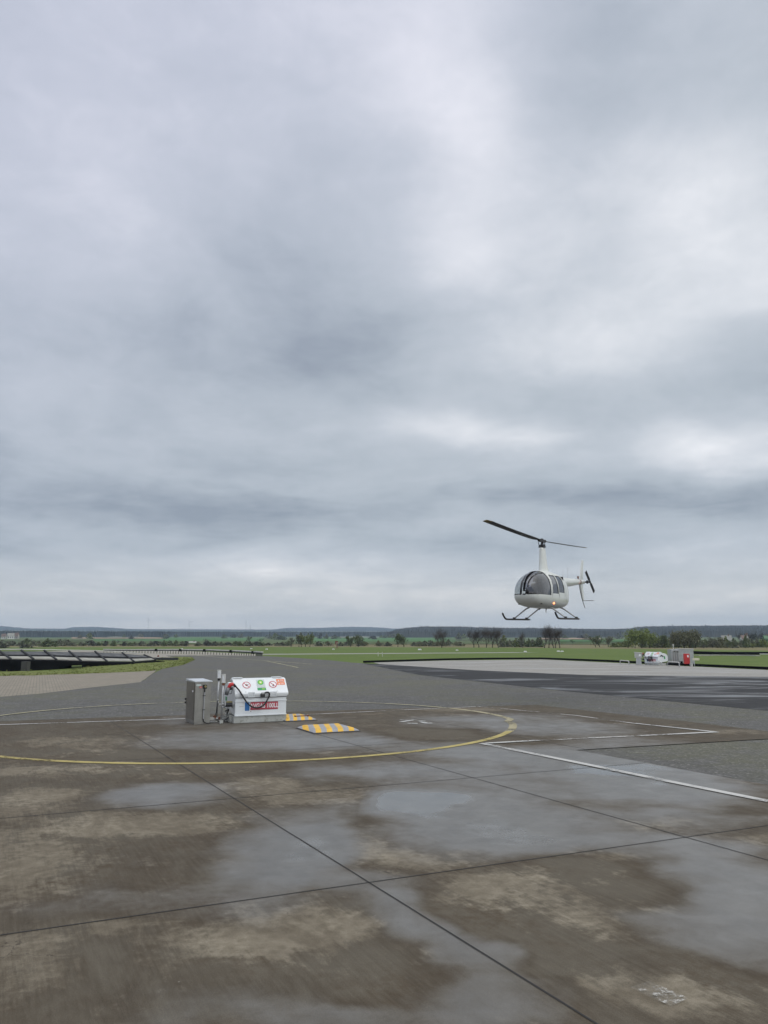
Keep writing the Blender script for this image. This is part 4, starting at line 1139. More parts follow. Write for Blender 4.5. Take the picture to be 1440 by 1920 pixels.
# two level gauges on steel poles and their pipework
gl = [('steel gauge pole with frosted cap, the left one of the pair beside the steel cabinet', gp(405.5, 1351), 1.49), ('steel gauge pole with frosted cap, right one of the pair, nearer the white dispenser', gp(414.5, 1357), 1.40)]
for i, (lb, p, h_) in enumerate(gl):
    r = thing('gauge_pole', lb, 'pole', (p.x, p.y, .038), R(26), group='pair of capped steel gauge poles')
    lean = Vector((.04 if i == 0 else .03, .0, 0)); mb = MB(); mb.tube([(0, 0, .0), lean + Vector((0, 0, h_ - .24))], .030 if i else .026, 12); mb.build('pole', M['galv'], r, smooth=True)
    q_ = lean + Vector((0, 0, h_ - .24)); mb = MB(); mb.tube([q_ - Vector((0, 0, .07)), q_ + Vector((0, 0, .0))], .042, 12); mb.build('collar', M['brown'] if i else M['black'], r)
    mb = MB(); mb.tube([q_, q_ + Vector((0, 0, .23))], .056, 16); c_ = mb.build('gauge_cap', M['clearcap'], r, bevel=.01)
    mb = MB(); mb.tube([q_ + Vector((0, 0, .225)), q_ + Vector((0, 0, .245))], .060, 16); mb.tube([q_ - Vector((0, 0, .004)), q_ + Vector((0, 0, .012))], .060, 16)
    for k in range(4): mb.tube([q_ + Vector((.057 * math.cos(k * 1.57 + .3), .057 * math.sin(k * 1.57 + .3), 0)), q_ + Vector((.057 * math.cos(k * 1.57 + .3), .057 * math.sin(k * 1.57 + .3), .23))], .007, 5)
    mb.build('cap_cage', M['railw'], c_)
    mb = MB(); mb.box((0, 0, .05), (.10, .09, .09)); mb.build('foot', M['plinth'], r, bevel=.006)
    mb = MB(); mb.box((.02, -.035, .62 - .06 * i), (.05, .02, .028)); mb.box((.02, -.035, .54 - .06 * i), (.05, .02, .028)); build_loose(mb, 'clip', M['textwhite'], r)
p = gp(401, 1356)
r = thing('pipe_manifold', 'low steel pipes, valves and cables on the concrete between cabinet and white dispenser', 'pipework', (p.x, p.y, .038), R(26))
mb = MB(); mb.b3(-.18, .42, .14, .26, .0, .03); mb.b3(-.18, .02, .02, .12, .09, .15); mb.b3(-.16, -.12, .04, .10, 0, .1); build_loose(mb, 'bracket', M['railw'], r, bevel=.004)
mb = MB(); mb.tube([(-.1, .18, .10), (.12, .18, .10), (.2, .14, .10), (.58, .14, .10)], .028, 10); mb.tube([(.46, .3, .05), (.46, .3, .42), (.54, .3, .46)], .024, 10); mb.tube([(.3, .2, .1), (.3, .2, .2)], .03, 10); build_loose(mb, 'pipe', M['galv'], r, smooth=True)
mb = MB(); mb.tube([(.02, .1, .14), (.10, .12, .30), (.12, .14, .62)], .012, 6); mb.tube([(.3, .10, .02), (.42, .06, .12), (.50, .2, .16), (.62, .3, .05)], .016, 6); mb.tube([(.12, .06, .04), (.26, .0, .03), (.4, -.03, .025)], .014, 6); mb.tube([(.38, .24, .3), (.50, .26, .36), (.46, .3, .2)], .02, 6); build_loose(mb, 'cable', M['black'], r, smooth=True)
mb = MB(); mb.tube([(.04, .12, .16), (.04, .08, .16)], .05, 14); mb.tube([(.18, .1, .12), (.18, .06, .12)], .04, 12); build_loose(mb, 'valve', M['maroon'] if 'maroon' in M else M['brown'], r)

# striped cover plates
def striped_plate(label, w_, d_, h_, n_, ph, skew):
    r = thing('striped_plate', label, 'drain cover', group='striped cover plates by the dispenser')
    mb = MB(); e = .03; i_ = .17
    base = [(0, 0, 0), (w_, 0, 0), (w_, d_, 0), (0, d_, 0)]; mid = [(e, e, e * .9), (w_ - e, e, e * .9), (w_ - e, d_ - e, e * .9), (e, d_ - e, e * .9)]
    mb.mesh([(x, y, z) for x, y, z in base] + mid, [(0, 1, 5, 4), (1, 2, 6, 5), (2, 3, 7, 6), (3, 0, 4, 7), (3, 2, 1, 0)]); mb.build('rubber_edge', M['black'], r)
    # stripes: the pyramid frustum is cut by slanting planes
    top = [(i_, i_, h_), (w_ - i_, i_, h_), (w_ - i_, d_ - i_, h_), (i_, d_ - i_, h_)]
    me = bpy.data.meshes.new('striped_cover'); me.from_pydata(mid + top, [], [(0, 1, 5, 4), (1, 2, 6, 5), (2, 3, 7, 6), (3, 0, 4, 7), (4, 5, 6, 7)])
    bm = bmesh.new(); bm.from_mesh(me); nv = Vector((1, -skew, 0)).normalized(); pitch = .155 * w_ / 1.4
    for k in range(-12, 22):
        bmesh.ops.bisect_plane(bm, geom=bm.verts[:] + bm.edges[:] + bm.faces[:], plane_co=nv * (ph + k * pitch), plane_no=nv)
    for f in bm.faces: f.material_index = int(math.floor((f.calc_center_median().dot(nv) - ph) / pitch)) % 2
    bmesh.ops.recalc_face_normals(bm, faces=bm.faces); bm.to_mesh(me); bm.free(); me.materials.append(M['yellowst']); me.materials.append(M['greyst'])
    o = bpy.data.objects.new('striped_cover', me); C.objects.link(o); o.parent = r
    if me.polygons[0].normal.z < 0: me.flip_normals()
    return r
A1, B1, C1 = gp(554, 1366), gp(588, 1376.7), gp(678, 1371.7)
s1 = striped_plate('yellow and grey striped low plate lying alone, the nearer one, right of the dispenser', 1.34, 1.42, .10, 8, .06, .30)
s1.location = (B1.x, B1.y, .038); s1.rotation_euler = (0, 0, R(25.4))
s2 = striped_plate('yellow and grey striped low plate against the right side of the near dispenser, partly hidden', 1.03, 1.42, .10, 6, .02, .30)
q_ = gp(596, 1351); vv = Vector((math.cos(R(25)), math.sin(R(25)))); s2.location = (q_.x - 1.03 * vv.x, q_.y - 1.03 * vv.y, .038); s2.rotation_euler = (0, 0, R(25))
mb = MB(); mb.tube([(.42, .28, .125), (.80, .30, .125)], .014, 8); mb.tube([(.80, .30, .12), (.84, .30, .135)], .03, 8); mb.tube([(.42, .28, .12), (.38, .28, .135)], .022, 8); mb.build('lifting_bar', M['brown'], s2)

# the far refuelling point
far = copy_tree(st)
tag(far, 'small white fuel dispenser far off on the pale pad, between grey post cabinet and steel tank')
for o in (st, far): o['group'] = 'white fuel dispensers'
pf = gp(1209, 1246.5); far.location = (pf.x, pf.y, .03); far.rotation_euler = (0, 0, R(-60)); far.scale = (1.05, 1.05, .95)
far['label'] = 'small white fuel dispenser far off on the pale pad, beside the red cabinet group'
# mirrored hose side: dark opening on the right side face
mb = MB(); mb.disc((W_ - .01, .34, .98), .13, (1, 0, 0), (0, 0, 1), .03, 16); mb.box((W_ + .015, .60, .92), (.03, .30, .10), Matrix.Rotation(R(-28), 3, 'X')); mb.build('hose_port', M['black'], far)
mb = MB(); mb.b3(W_ - .01, W_ + .012, .82, .98, .62, .90); mb.build('green_plate', M['green'], far)
mb = MB()
for k, (x, y, z, s_) in enumerate([(.5, -.14, .5, .10), (.62, -.15, .62, .09), (.75, -.14, .45, .11), (.88, -.15, .6, .10), (1.0, -.14, .72, .09), (.7, -.15, .80, .12), (1.05, -.15, .5, .08)]): mb.disc((x, y, z), s_, (0, -1, 0), (0, 0, 1), .03, 14, s_ * .62)
mb.build('hose_coil', M['black'], far)

p = gp(1198, 1246.6)
r = thing('post_cabinet', 'pale grey cabinet head on a narrower pillar, leftmost at the far pad', 'cabinet', (p.x, p.y, .03), R(-20))
mb = MB(); mb.prism([(-.26, .02), (.26, .02), (.22, .70), (-.22, .70)], 1, -.15, .15); mb.build('pillar', M['galv'], r)
mb = MB(); mb.prism([(-.36, .68), (.34, .66), (.34, 1.14), (-.36, 1.20)], 1, -.22, .25); hd = mb.build('head', M['plinth'], r, bevel=.02)
mb = MB(); mb.b3(.05, .22, -.24, -.21, .86, 1.04); mb.build('display', M['textwhite'], hd)
mb = MB(); mb.prism([(-.40, 1.19), (.38, 1.13), (.38, 1.17), (-.40, 1.24)], 1, -.26, .29); mb.build('roof', M['railw'], r)
mb = MB(); mb.b3(-.36, .36, -.25, .25, -.02, .05); mb.build('base', M['conc2'], r)
def hoop(label, pl, pr, h_, thick=.05, slab=False):
    a, b = gp(*pl), gp(*pr); d = b - a; L = d.length
    r = thing('guard_rail', label, 'barrier', (a.x, a.y, .03), math.atan2(d.y, d.x), group='low guard rails at the far refuelling point')
    mb = MB(); mb.tube([(0, 0, h_ - .10), (.06, 0, h_ - .02), (.16, 0, h_), (L - .16, 0, h_), (L - .05, 0, h_ - .04), (L, 0, h_ - .14)], thick, 10); mb.build('rail', M['railw'], r, smooth=True)
    for x in (0, L):
        mb = MB(); mb.tube([(x, 0, 0), (x, 0, h_ - .10)], thick * .9, 10); mb.build('post', M['galv'], r)
    if slab:
        mb = MB(); mb.b3(.12, L - .12, -.04, .0, h_ * .25, h_ * .6); mb.build('infill_panel', M['dark'], r)
    return r
hoop('white tubular guard rail left of the grey pillar cabinet at the far pad', (1163, 1245.2), (1179.5, 1246.8), .38)
hoop('low pale guard rail standing before the far white fuel dispenser', (1224.5, 1247.8), (1241, 1248.6), .36)
hoop('low pale guard rail with dark infill, before the far steel tank', (1252.5, 1249), (1274, 1250.8), .42, .05, True)
p = gp(1259, 1246.5)
r = thing('steel_tank_cabinet', 'large grey steel tank cabinet with thin pole on top, behind the red cabinet', 'tank', (p.x, p.y, .03), R(-8))
mb = MB(); mb.b3(0, 2.15, 0, 1.5, .08, 1.50); mb.b3(.0, .82, -.22, 0, .1, 1.46); b = mb.build('body', M['galv'], r, bevel=.02)
mb = MB(); mb.b3(.78, 2.2, -.05, 1.55, 1.50, 1.56); mb.build('roof', M['railw'], r)
for k, x in enumerate((.18, .40, .62)):
    mb = MB(); mb.tube([(x, -.25, .35), (x, -.25, 1.2)], .04, 8); mb.tube([(x, -.25, 1.2), (x + .05, -.26, 1.36)], .06, 8); mb.build('pipe', M['steel'], r)
mb = MB(); mb.box((.30, -.24, 1.30), (.10, .05, .12)); mb.box((.56, -.24, 1.26), (.08, .05, .14)); build_loose(mb, 'gauge', M['black'], b)
mb = MB(); mb.tube([(.32, .2, 1.5), (.32, .2, 2.0)], .035, 8); mb.tube([(.32, .2, 1.86), (.32, .2, 1.98)], .07, 8); mb.build('vent_pole', M['railw'], r)
mb = MB()
for x in (.1, 1.0, 2.0): mb.b3(x - .05, x + .05, .05, 1.4, 0, .1)
build_loose(mb, 'feet', M['dark'], r)
p = gp(1284, 1248.2)
r = thing('extinguisher_cabinet', 'tall bright red cabinet standing before the far steel tank', 'cabinet', (p.x, p.y, .03), R(-8))
mb = MB(); mb.b3(0, .50, 0, .4, .16, 1.12); b = mb.build('body', M['redc'] if 'redc' in M else M['red'], r, bevel=.02)
mb = MB(); mb.b3(.27, .40, -.006, .002, .78, 1.0); mb.build('label_plate', M['textwhite'], b)
mb = MB()
for x in (.05, .42): mb.b3(x - .03, x + .03, .05, .35, 0, .17)
build_loose(mb, 'leg', M['dark'], r)
p = gp(1300, 1249.5)
r = thing('sign_post', 'cream sign board on a thin post, right of the red cabinet', 'sign', (p.x, p.y, .03), R(-10))
mb = MB(); mb.b3(-.02, .56, -.02, .02, .55, .76); mb.build('board', M['cream'], r)
mb = MB(); mb.b3(.10, .15, .02, .06, 0, .75); mb.build('post', M['galv'], r)
p = gp(1296.5, 1249.8)
r = thing('bucket', 'small pale bucket on the pad at the foot of the red cabinet', 'bucket', (p.x, p.y, .03))
mb = MB(); mb.tube([(0, 0, 0), (0, 0, .26)], [.11, .15], 16); mb.build('pail', M['railw'], r)
mb = MB(); mb.tube([(-.15, 0, .25), (-.1, 0, .33), (.1, 0, .33), (.15, 0, .25)], .01, 6); mb.build('handle', M['galv'], r)
p = gp(1278, 1247)
r = thing('pump_unit', 'small dark pump unit with pale top left of the red cabinet', 'pump', (p.x, p.y, .03), R(-8))
mb = MB(); mb.b3(-.12, .16, 0, .3, .02, .42); mb.build('housing', M['galv'], r, bevel=.02)
mb = MB(); mb.b3(-.08, .12, -.02, .0, .1, .36); mb.build('grille', M['dark'], r)

# ------------------------------------------------------------------ left: dark sloping rack structure and low rail beyond
def rack():
    r = thing('raised_rack', 'long low black rack of sloping bars and grey planks curving off at left', 'platform')
    # stations along the front foot: pixel column, depth, front height, back height, slope run
    S = [(-150, 57.5, .70, 1.72), (-80, 58.5, .70, 1.70), (-28, 59.5, .68, 1.68), (20, 60.5, .66, 1.68), (63, 62.5, .62, 1.66), (106, 65, .56, 1.62), (152, 68, .50, 1.58), (201, 72, .42, 1.48), (252, 77.5, .36, 1.26), (293, 84, .26, .84)]
    Fr, Bk = [], []
    for px, Y, f_, b_ in S:
        p = at(px, 1230, Y); Fr.append(Vector((p.x, p.y, f_)))
        q = at(px - 45, 1220, Y + 3.6); Bk.append(Vector((q.x, q.y, b_)))
    # foot of the rack follows the photo: lower edge rows
    rowF = {-150: 1235, -80: 1235, -28: 1235, 20: 1235, 63: 1235.5, 106: 1236.5, 152: 1238.5, 201: 1240, 252: 1240.5, 293: 1236.5}
    rowB = {-150: 1218.5, -80: 1218.5, -28: 1218.5, 20: 1219, 63: 1219, 106: 1219.5, 152: 1220.5, 201: 1221, 252: 1223.5, 293: 1227.5}
    Fr, Bk = [], []
    for px, Y, _, _2 in S:
        Fr.append(at(px, rowF[px], Y)); Bk.append(at(px - 23, rowB[px], Y + 3.4))
    for f, b in zip(Fr, Bk):
        mb = MB(); d = (f - b); mb.tube([b, f], .085, 6); mb.build('bar', M['net2'], r)
    def band(q0, q1, th, m_, name, drop=0.):
        mb = MB(); nS = len(Fr)
        for i in range(nS - 1):
            a0, a1 = Bk[i].lerp(Fr[i], q0), Bk[i].lerp(Fr[i], q1); b0, b1 = Bk[i + 1].lerp(Fr[i + 1], q0), Bk[i + 1].lerp(Fr[i + 1], q1)
            dn = Vector((0, 0, -th)); dd = Vector((0, 0, -drop))
            vs_ = [p + dd for p in (a0, a1, b1, b0)]; mb.mesh(vs_ + [v_ + dn for v_ in vs_], [(0, 1, 2, 3), (7, 6, 5, 4), (0, 4, 5, 1), (1, 5, 6, 2), (2, 6, 7, 3), (3, 7, 4, 0)])
        return mb.build(name, m_, r)
    band(.02, .40, .04, M['net'], 'net_panel', .08)
    band(.42, .62, .10, M['dark'], 'dark_gap', .10)  # flat black band put in for the shadowy gap above the plank
    band(.64, .88, .05, M['sea'], 'plank', .05)
    band(.90, 1.0, .25, M['dark'], 'lower_gap', .10)  # black band for the shadowy gap below the plank
    mb = MB(); mb.tube([p + Vector((0, 0, .06)) for p in Bk], .045, 6); mb.build('top_rail', M['railw'], r)
    # upright skirt wall under the left half
    mb = MB()
    for i in range(len(Fr) - 1):
        a, b = Fr[i] + Vector((0, .25, -.12)), Fr[i + 1] + Vector((0, .25, -.12))
        if i >= 5: zb0 = zb1 = min(a.z, b.z) - .28
        else: zb0 = zb1 = -.05
        mb.mesh([a, b, (b.x, b.y, zb1), (a.x, a.y, zb0), a + Vector((0, 3, -.1)), b + Vector((0, 3, -.1)), (b.x, b.y + 3, zb1), (a.x, a.y + 3, zb0)], [(0, 1, 2, 3), (7, 6, 5, 4), (0, 4, 5, 1), (1, 5, 6, 2), (2, 6, 7, 3), (3, 7, 4, 0)])
    mb.build('skirt_wall', M['dark'], r)
    mb = MB(); q = at(48, 1250, 61.0); mb.box((q.x, q.y, q.z - .1), (.5, .5, 1.0)); mb.build('concrete_pier', M['pierm'], r)
    return r
M['net2'] = mat('dark_steel_bar', (.05, .052, .055), .8, spec=.1)
M['pierm'] = mat('dark_pier', (.05, .05, .048), .8)
rack()
p = at(310, 1234.2, 92)
mb = MB(); mb.box((0, 0, .18), (3.0, .5, .34)); o = mb.build('dark_beam', M['net2'], None, bevel=.02); o.location = (p.x, p.y, 0.03)
tag(o, 'short dark beam lying on the ground at the right end of the black rack', 'beam')
p = gp(296.5, 1237.5)
r = thing('marker_post', 'small brown topped marker post at the right end of the black rack', 'marker', (p.x, p.y, .2))
mb = MB(); mb.tube([(0, 0, 0), (0, 0, .2)], .10, 10); mb.build('foot', M['textwhite'], r); mb = MB(); mb.tube([(0, 0, .2), (0, 0, .36), (0, 0, .42)], [.12, .11, .04], 10); mb.build('cap', M['brown'], r)
# low rail with many small posts
def low_rail():
    r = thing('long_low_railing', 'long pale low railing on many short posts, curving beyond the black rack', 'railing')
    # (pixel column, depth, row of the top)
    K = [(195, 152, 1217.5), (250, 146, 1218), (300, 141, 1217.6), (345, 136, 1217.8), (390, 131, 1218.2), (440, 125, 1220), (480, 119, 1222.0), (492, 117, 1222.6)]
    pts = []
    for (a, Ya, ra), (b, Yb, rb_) in zip(K, K[1:]):
        for i in range(8): t = i / 8; pts.append(at(a + (b - a) * t, ra + (rb_ - ra) * t, Ya + (Yb - Ya) * t))
    pts.append(at(*[K[-1][0], K[-1][2], K[-1][1]]))
    mb = MB()
    for a, b in zip(pts, pts[1:]):
        d = b - a; mb.box(((a + b) / 2)[:], (d.length + .02, .35, .16), Matrix.Rotation(math.atan2(d.y, d.x), 3, 'Z'))
    mb.build('rail', M['railw'], r)
    mb = MB()
    for a, b in zip(pts, pts[1:]):
        d = b - a; mb.box(((a + b) / 2 - Vector((0, 0, .17)))[:], (d.length + .02, .2, .16), Matrix.Rotation(math.atan2(d.y, d.x), 3, 'Z'))
    mb.build('under_beam', M['net2'], r)
    tot_ = 64
    for i in range(tot_):
        k = i * (len(pts) - 1) / (tot_ - 1); j = min(int(k), len(pts) - 2); p = pts[j].lerp(pts[j + 1], k - j)
        mb = MB(); mb.tube([(p.x, p.y, 0), (p.x, p.y, p.z - .2)], .07, 5); mb.build('post', M['postg'], r)
    for px in (303, 346, 391, 440, 480):
        j = min(range(len(pts)), key=lambda q: abs(720 + FPX * pts[q].x / pts[q].y * 1.0 - px)); p = pts[j]
        mb = MB(); mb.box((p.x, p.y - .25, p.z - .12), (.5, .35, .42)); mb.build('bracket', M['dark'], r)
M['postg'] = mat('mossy_post', (.16, .17, .12), .8)
low_rail()
# low dark ring section at the far right with its pale strip
def arc_obj(name, K, hgt, th, m_, parent=None):
    mb = MB(); pts = []
    for (a, ra), (b, rb_) in zip(K, K[1:]):
        for i in range(8): t = i / 8; q = gp(a + (b - a) * t, ra + (rb_ - ra) * t); pts.append(q)
    for a, b in zip(pts, pts[1:]):
        d = b - a; mb.box(((a + b) / 2 + Vector((0, 0, hgt / 2)))[:], (d.length + .03, th, hgt), Matrix.Rotation(math.atan2(d.y, d.x), 3, 'Z'))
    return mb.build(name, m_, parent)
r = thing('low_platform', 'low dark curved platform edge with pale strip in the grass, far right', 'platform')
arc_obj('dark_edge', [(1296, 1225.5), (1335, 1227), (1380, 1227.6), (1428, 1227.6)], .45, .8, M['dark'], r)
arc_obj('dark_edge', [(1380, 1226.2), (1440, 1226.2), (1520, 1226.5)], .36, .8, M['dark'], r)
arc_obj('pale_strip', [(1306, 1229.5), (1350, 1228.8), (1400, 1229.4), (1424, 1230.2)], .12, .8, M['conc2'], r)
arc_obj('pale_strip', [(1418, 1226.9), (1460, 1227.2), (1520, 1227.2)], .14, .7, M['railw'], r)

# small airfield markers
mk_ = [(787, 1218.6), (857, 1219.6), (985, 1222.2), (1047, 1221.6), (1054, 1221.8), (625, 1217.6), (471, 1216.6), (500, 1217.6), (341, 1217.2)]
mb = MB(); mb.prism([(-.55, 0), (.55, 0), (.4, .38), (-.4, .38)], 1, -.4, .4); m0 = mb.build('runway_marker', M['textwhite'])
places = ['below the round tree clump', 'left of the wide bare tree', 'under the slim bare tree', 'left of the pair below the tall bare trees', 'right of the pair below the tall bare trees', 'left of the brown signboard', 'nearest the end of the long railing', 'just right of the long railing end', 'behind the middle of the long railing']
for i, (px, py) in enumerate(mk_):
    o = m0 if i == 0 else m0.copy()
    if i: C.objects.link(o)
    q = gp(px, py); o.location = (q.x, q.y, .01)
    s_ = .55 if i not in (0,) else .8; o.scale = (s_, s_, s_)
    tag(o, 'white runway marker, ' + places[i], 'marker', 'white runway markers in the grass')
p = gp(631, 1216)
r = thing('signboard', 'small rusty brown signboard on thin crossed legs in the airfield grass', 'sign', (p.x, p.y, 0))
mb = MB(); mb.b3(-.42, .42, -.05, .05, 1.35, 2.15); mb.build('board', M['brown'], r)
for sx in (-1, 1):
    mb = MB(); mb.tube([(.35 * sx, 0, 1.4), (-.3 * sx + .2, 0, 0)], .06, 6); mb.build('leg', M['brown'], r)
mb = MB(); mb.b3(.0, .30, -.07, -.05, 1.5, 1.7); mb.build('panel_patch', M['railw'], r)
for k, (px, py, lb) in enumerate(((709, 1230.8, 'left one of two thin white stakes in the near grass strip'), (717, 1231, 'right one of two thin white stakes in the near grass strip'))):
    p = gp(px, py); mb = MB(); mb.tube([(0, 0, 0), (0, 0, .62), (0, 0, .66)], [.035, .035, .01], 8); mb.box((0, -.04, .5), (.1, .01, .16)); o = mb.build('stake', M['railw']); o.location = p
    tag(o, lb, 'stake', 'thin white stakes')

# ------------------------------------------------------------------ trees
def leaf_mat(name, a, b):
    m_, t, p = mk(name)
    P = t.new('ShaderNodeTexCoord').outputs['Object']
    col = t.mix(t.sstep(t.noise(P, .9, 4, .6), .35, .65), a, b)
    t.l.new(col, p.inputs['Base Color']); p.inputs['Roughness'].default_value = .9; p.inputs['Specular IOR Level'].default_value = .1
    return m_
LM = {'willow': leaf_mat('pale_willow_leaf', (.12, .15, .06), (.17, .19, .085)), 'green': leaf_mat('spring_green_leaf', (.15, .19, .06), (.21, .25, .09)),
      'dark': leaf_mat('dark_green_leaf', (.085, .108, .055), (.125, .148, .078)), 'bare': leaf_mat('bare_twigs', (.050, .043, .036), (.085, .072, .058)),
      'brown': leaf_mat('budding_twigs', (.13, .135, .08), (.17, .17, .105)), 'grey': leaf_mat('grey_green_scrub', (.115, .125, .088), (.16, .165, .115)), 'far': leaf_mat('far_tree', (.06, .065, .055), (.085, .085, .07))}
M['greenr'] = mat('dull_green_cladding', (.10, .19, .10), .7)
M['bark'] = mat('bark', (.045, .038, .032), .9)
def limb(mb, p, d, L, r_, depth, rnd, ends, spread=.55):
    q = p + d * L; mid = p.lerp(q, .5) + Vector((rnd.gauss(0, .05), rnd.gauss(0, .05), 0)) * L
    mb.tube([p, mid, q], [r_, r_ * .85, r_ * .7], 4 if depth > 1 else 3, caps=False); ends.append((mid, L, depth)); ends.append((q, L, depth))
    if depth <= 0: return
    for _ in range(rnd.choice((2, 3, 3))):
        a = Vector((rnd.gauss(0, 1), rnd.gauss(0, 1), rnd.gauss(.35, .5))).normalized()
        nd = (d * (1 - spread) + a * spread + Vector((0, 0, .16))).normalized(); limb(mb, q if rnd.random() < .6 else mid, nd, L * rnd.uniform(.62, .84), r_ * .62, depth - 1, rnd, ends, spread)
def tree(name, label, group, px, row_top, wpx, Y, kind, seed, base=0., low=.25, ntw=900, cat='tree', trunks=1):
    if Y <= 420: Y = 235 + (Y - 325) * .55
    row_top -= (1212 - row_top) * .14 if Y <= 420 else 0
    p = at(px, 1205, Y); p.z = 0. if Y <= 330 else tz(Y)
    wpx *= 1.35; low *= .55 if kind == 'bare' else 1
    H = at(px, row_top, Y).z - p.z; Wd = wpx * Y / FPX
    r = thing(name, label, cat, p, 0, group); rnd = random.Random(seed)
    tb = MB(); ends = []
    for k in range(trunks):
        off = (k - (trunks - 1) / 2) * Wd * .25
        h0 = H * low * rnd.uniform(.8, 1.1); r0 = max(.10, H * .022)
        tb.tube([(off, 0, -.2), (off + rnd.gauss(0, .05), 0, h0)], [r0 * 1.25, r0], 7, caps=False)
        nl = 3 if kind in ('bare', 'brown') else 2
        for _ in range(nl):
            a = rnd.uniform(0, 6.28); sp = Wd / H * .75 / trunks ** .5
            d = Vector((math.cos(a) * sp, math.sin(a) * sp, 1)).normalized()
            limb(tb, Vector((off, 0, h0)), d, (H - h0) * .40, r0 * .7, 3 if kind == 'bare' else 2, rnd, ends)
    # fit the branch cloud to the measured height and width
    zs = max(e[0].z for e in ends); ws = max(abs(e[0].x) for e in ends)
    sz, sw = (H * .95) / zs, (Wd * .46) / ws
    tb.v = [(x * (1 + (sw - 1) * min(1, z / (H * .4)) if z > 0 else 1), y * (1 + (sw - 1) * min(1, z / (H * .4)) if z > 0 else 1), z * sz) for x, y, z in tb.v]
    tb.build('trunk', M['bark'], r)
    cb_ = MB()
    E2 = [(Vector((e[0].x * sw, e[0].y * sw, e[0].z * sz)), e[1], e[2]) for e in ends if e[2] <= 2]
    for _ in range(int(ntw * 1.9)):
        e, L, dp = rnd.choice(E2)
        if rnd.random() < .5:
            # twigs also fill the rounded outline of the crown, unevenly
            th = rnd.uniform(0, 6.28); zz = rnd.uniform(-1, 1); rr_ = rnd.random() ** .45 * (.82 + .22 * math.sin(th * 3 + seed) + .12 * math.sin(zz * 5 + th * 2 + seed))
            q_ = (1 - zz * zz) ** .5; zc_ = H * (low * .5 + (1 - low * .5) * .52); e = Vector((q_ * math.cos(th) * rr_ * Wd * .5, q_ * math.sin(th) * rr_ * Wd * .45, zc_ + zz * rr_ * (H - zc_)))
            if mnoise.noise(e * (5.5 / H) + Vector((seed * 3.3, 0, 0))) < -.10: continue
        if kind == 'bare':
            g_ = H * .050; c_ = e + Vector((rnd.gauss(0, g_), rnd.gauss(0, g_), rnd.gauss(0, g_)))
            if c_.z < H * low * .8: continue
            d = ((c_ - Vector((0, 0, H * .35))).normalized() + Vector((rnd.gauss(0, .5), rnd.gauss(0, .5), rnd.gauss(.3, .4)))).normalized(); l = H * rnd.uniform(.05, .13); s_ = d.orthogonal().normalized() * rnd.uniform(.012, .035) * H / 8
            cb_.mesh([c_ - s_, c_ + s_, c_ + d * l + s_ * .3, c_ + d * l - s_ * .3], [(0, 1, 2, 3)])
        else:
            g_ = H * .06; c_ = e + Vector((rnd.gauss(0, g_), rnd.gauss(0, g_), rnd.gauss(0, g_)))
            if c_.z < .1: c_.z = rnd.uniform(.1, .6)
            s_ = H * rnd.uniform(.016, .042); n_ = Vector((rnd.gauss(0, 1), rnd.gauss(0, 1), rnd.gauss(0, 1) + .4)).normalized(); a = n_.orthogonal().normalized(); b = n_.cross(a)
            cb_.mesh([c_ + (a * math.cos(q) + b * math.sin(q)) * s_ * rnd.uniform(.6, 1.3) for q in (0, 1.2, 2.5, 3.8, 5.0)], [(0, 1, 2, 3, 4)])
    cb_.build('crown', LM[kind], r, recalc=False)
    return r
GT = 'trees along the far edge of the airfield'
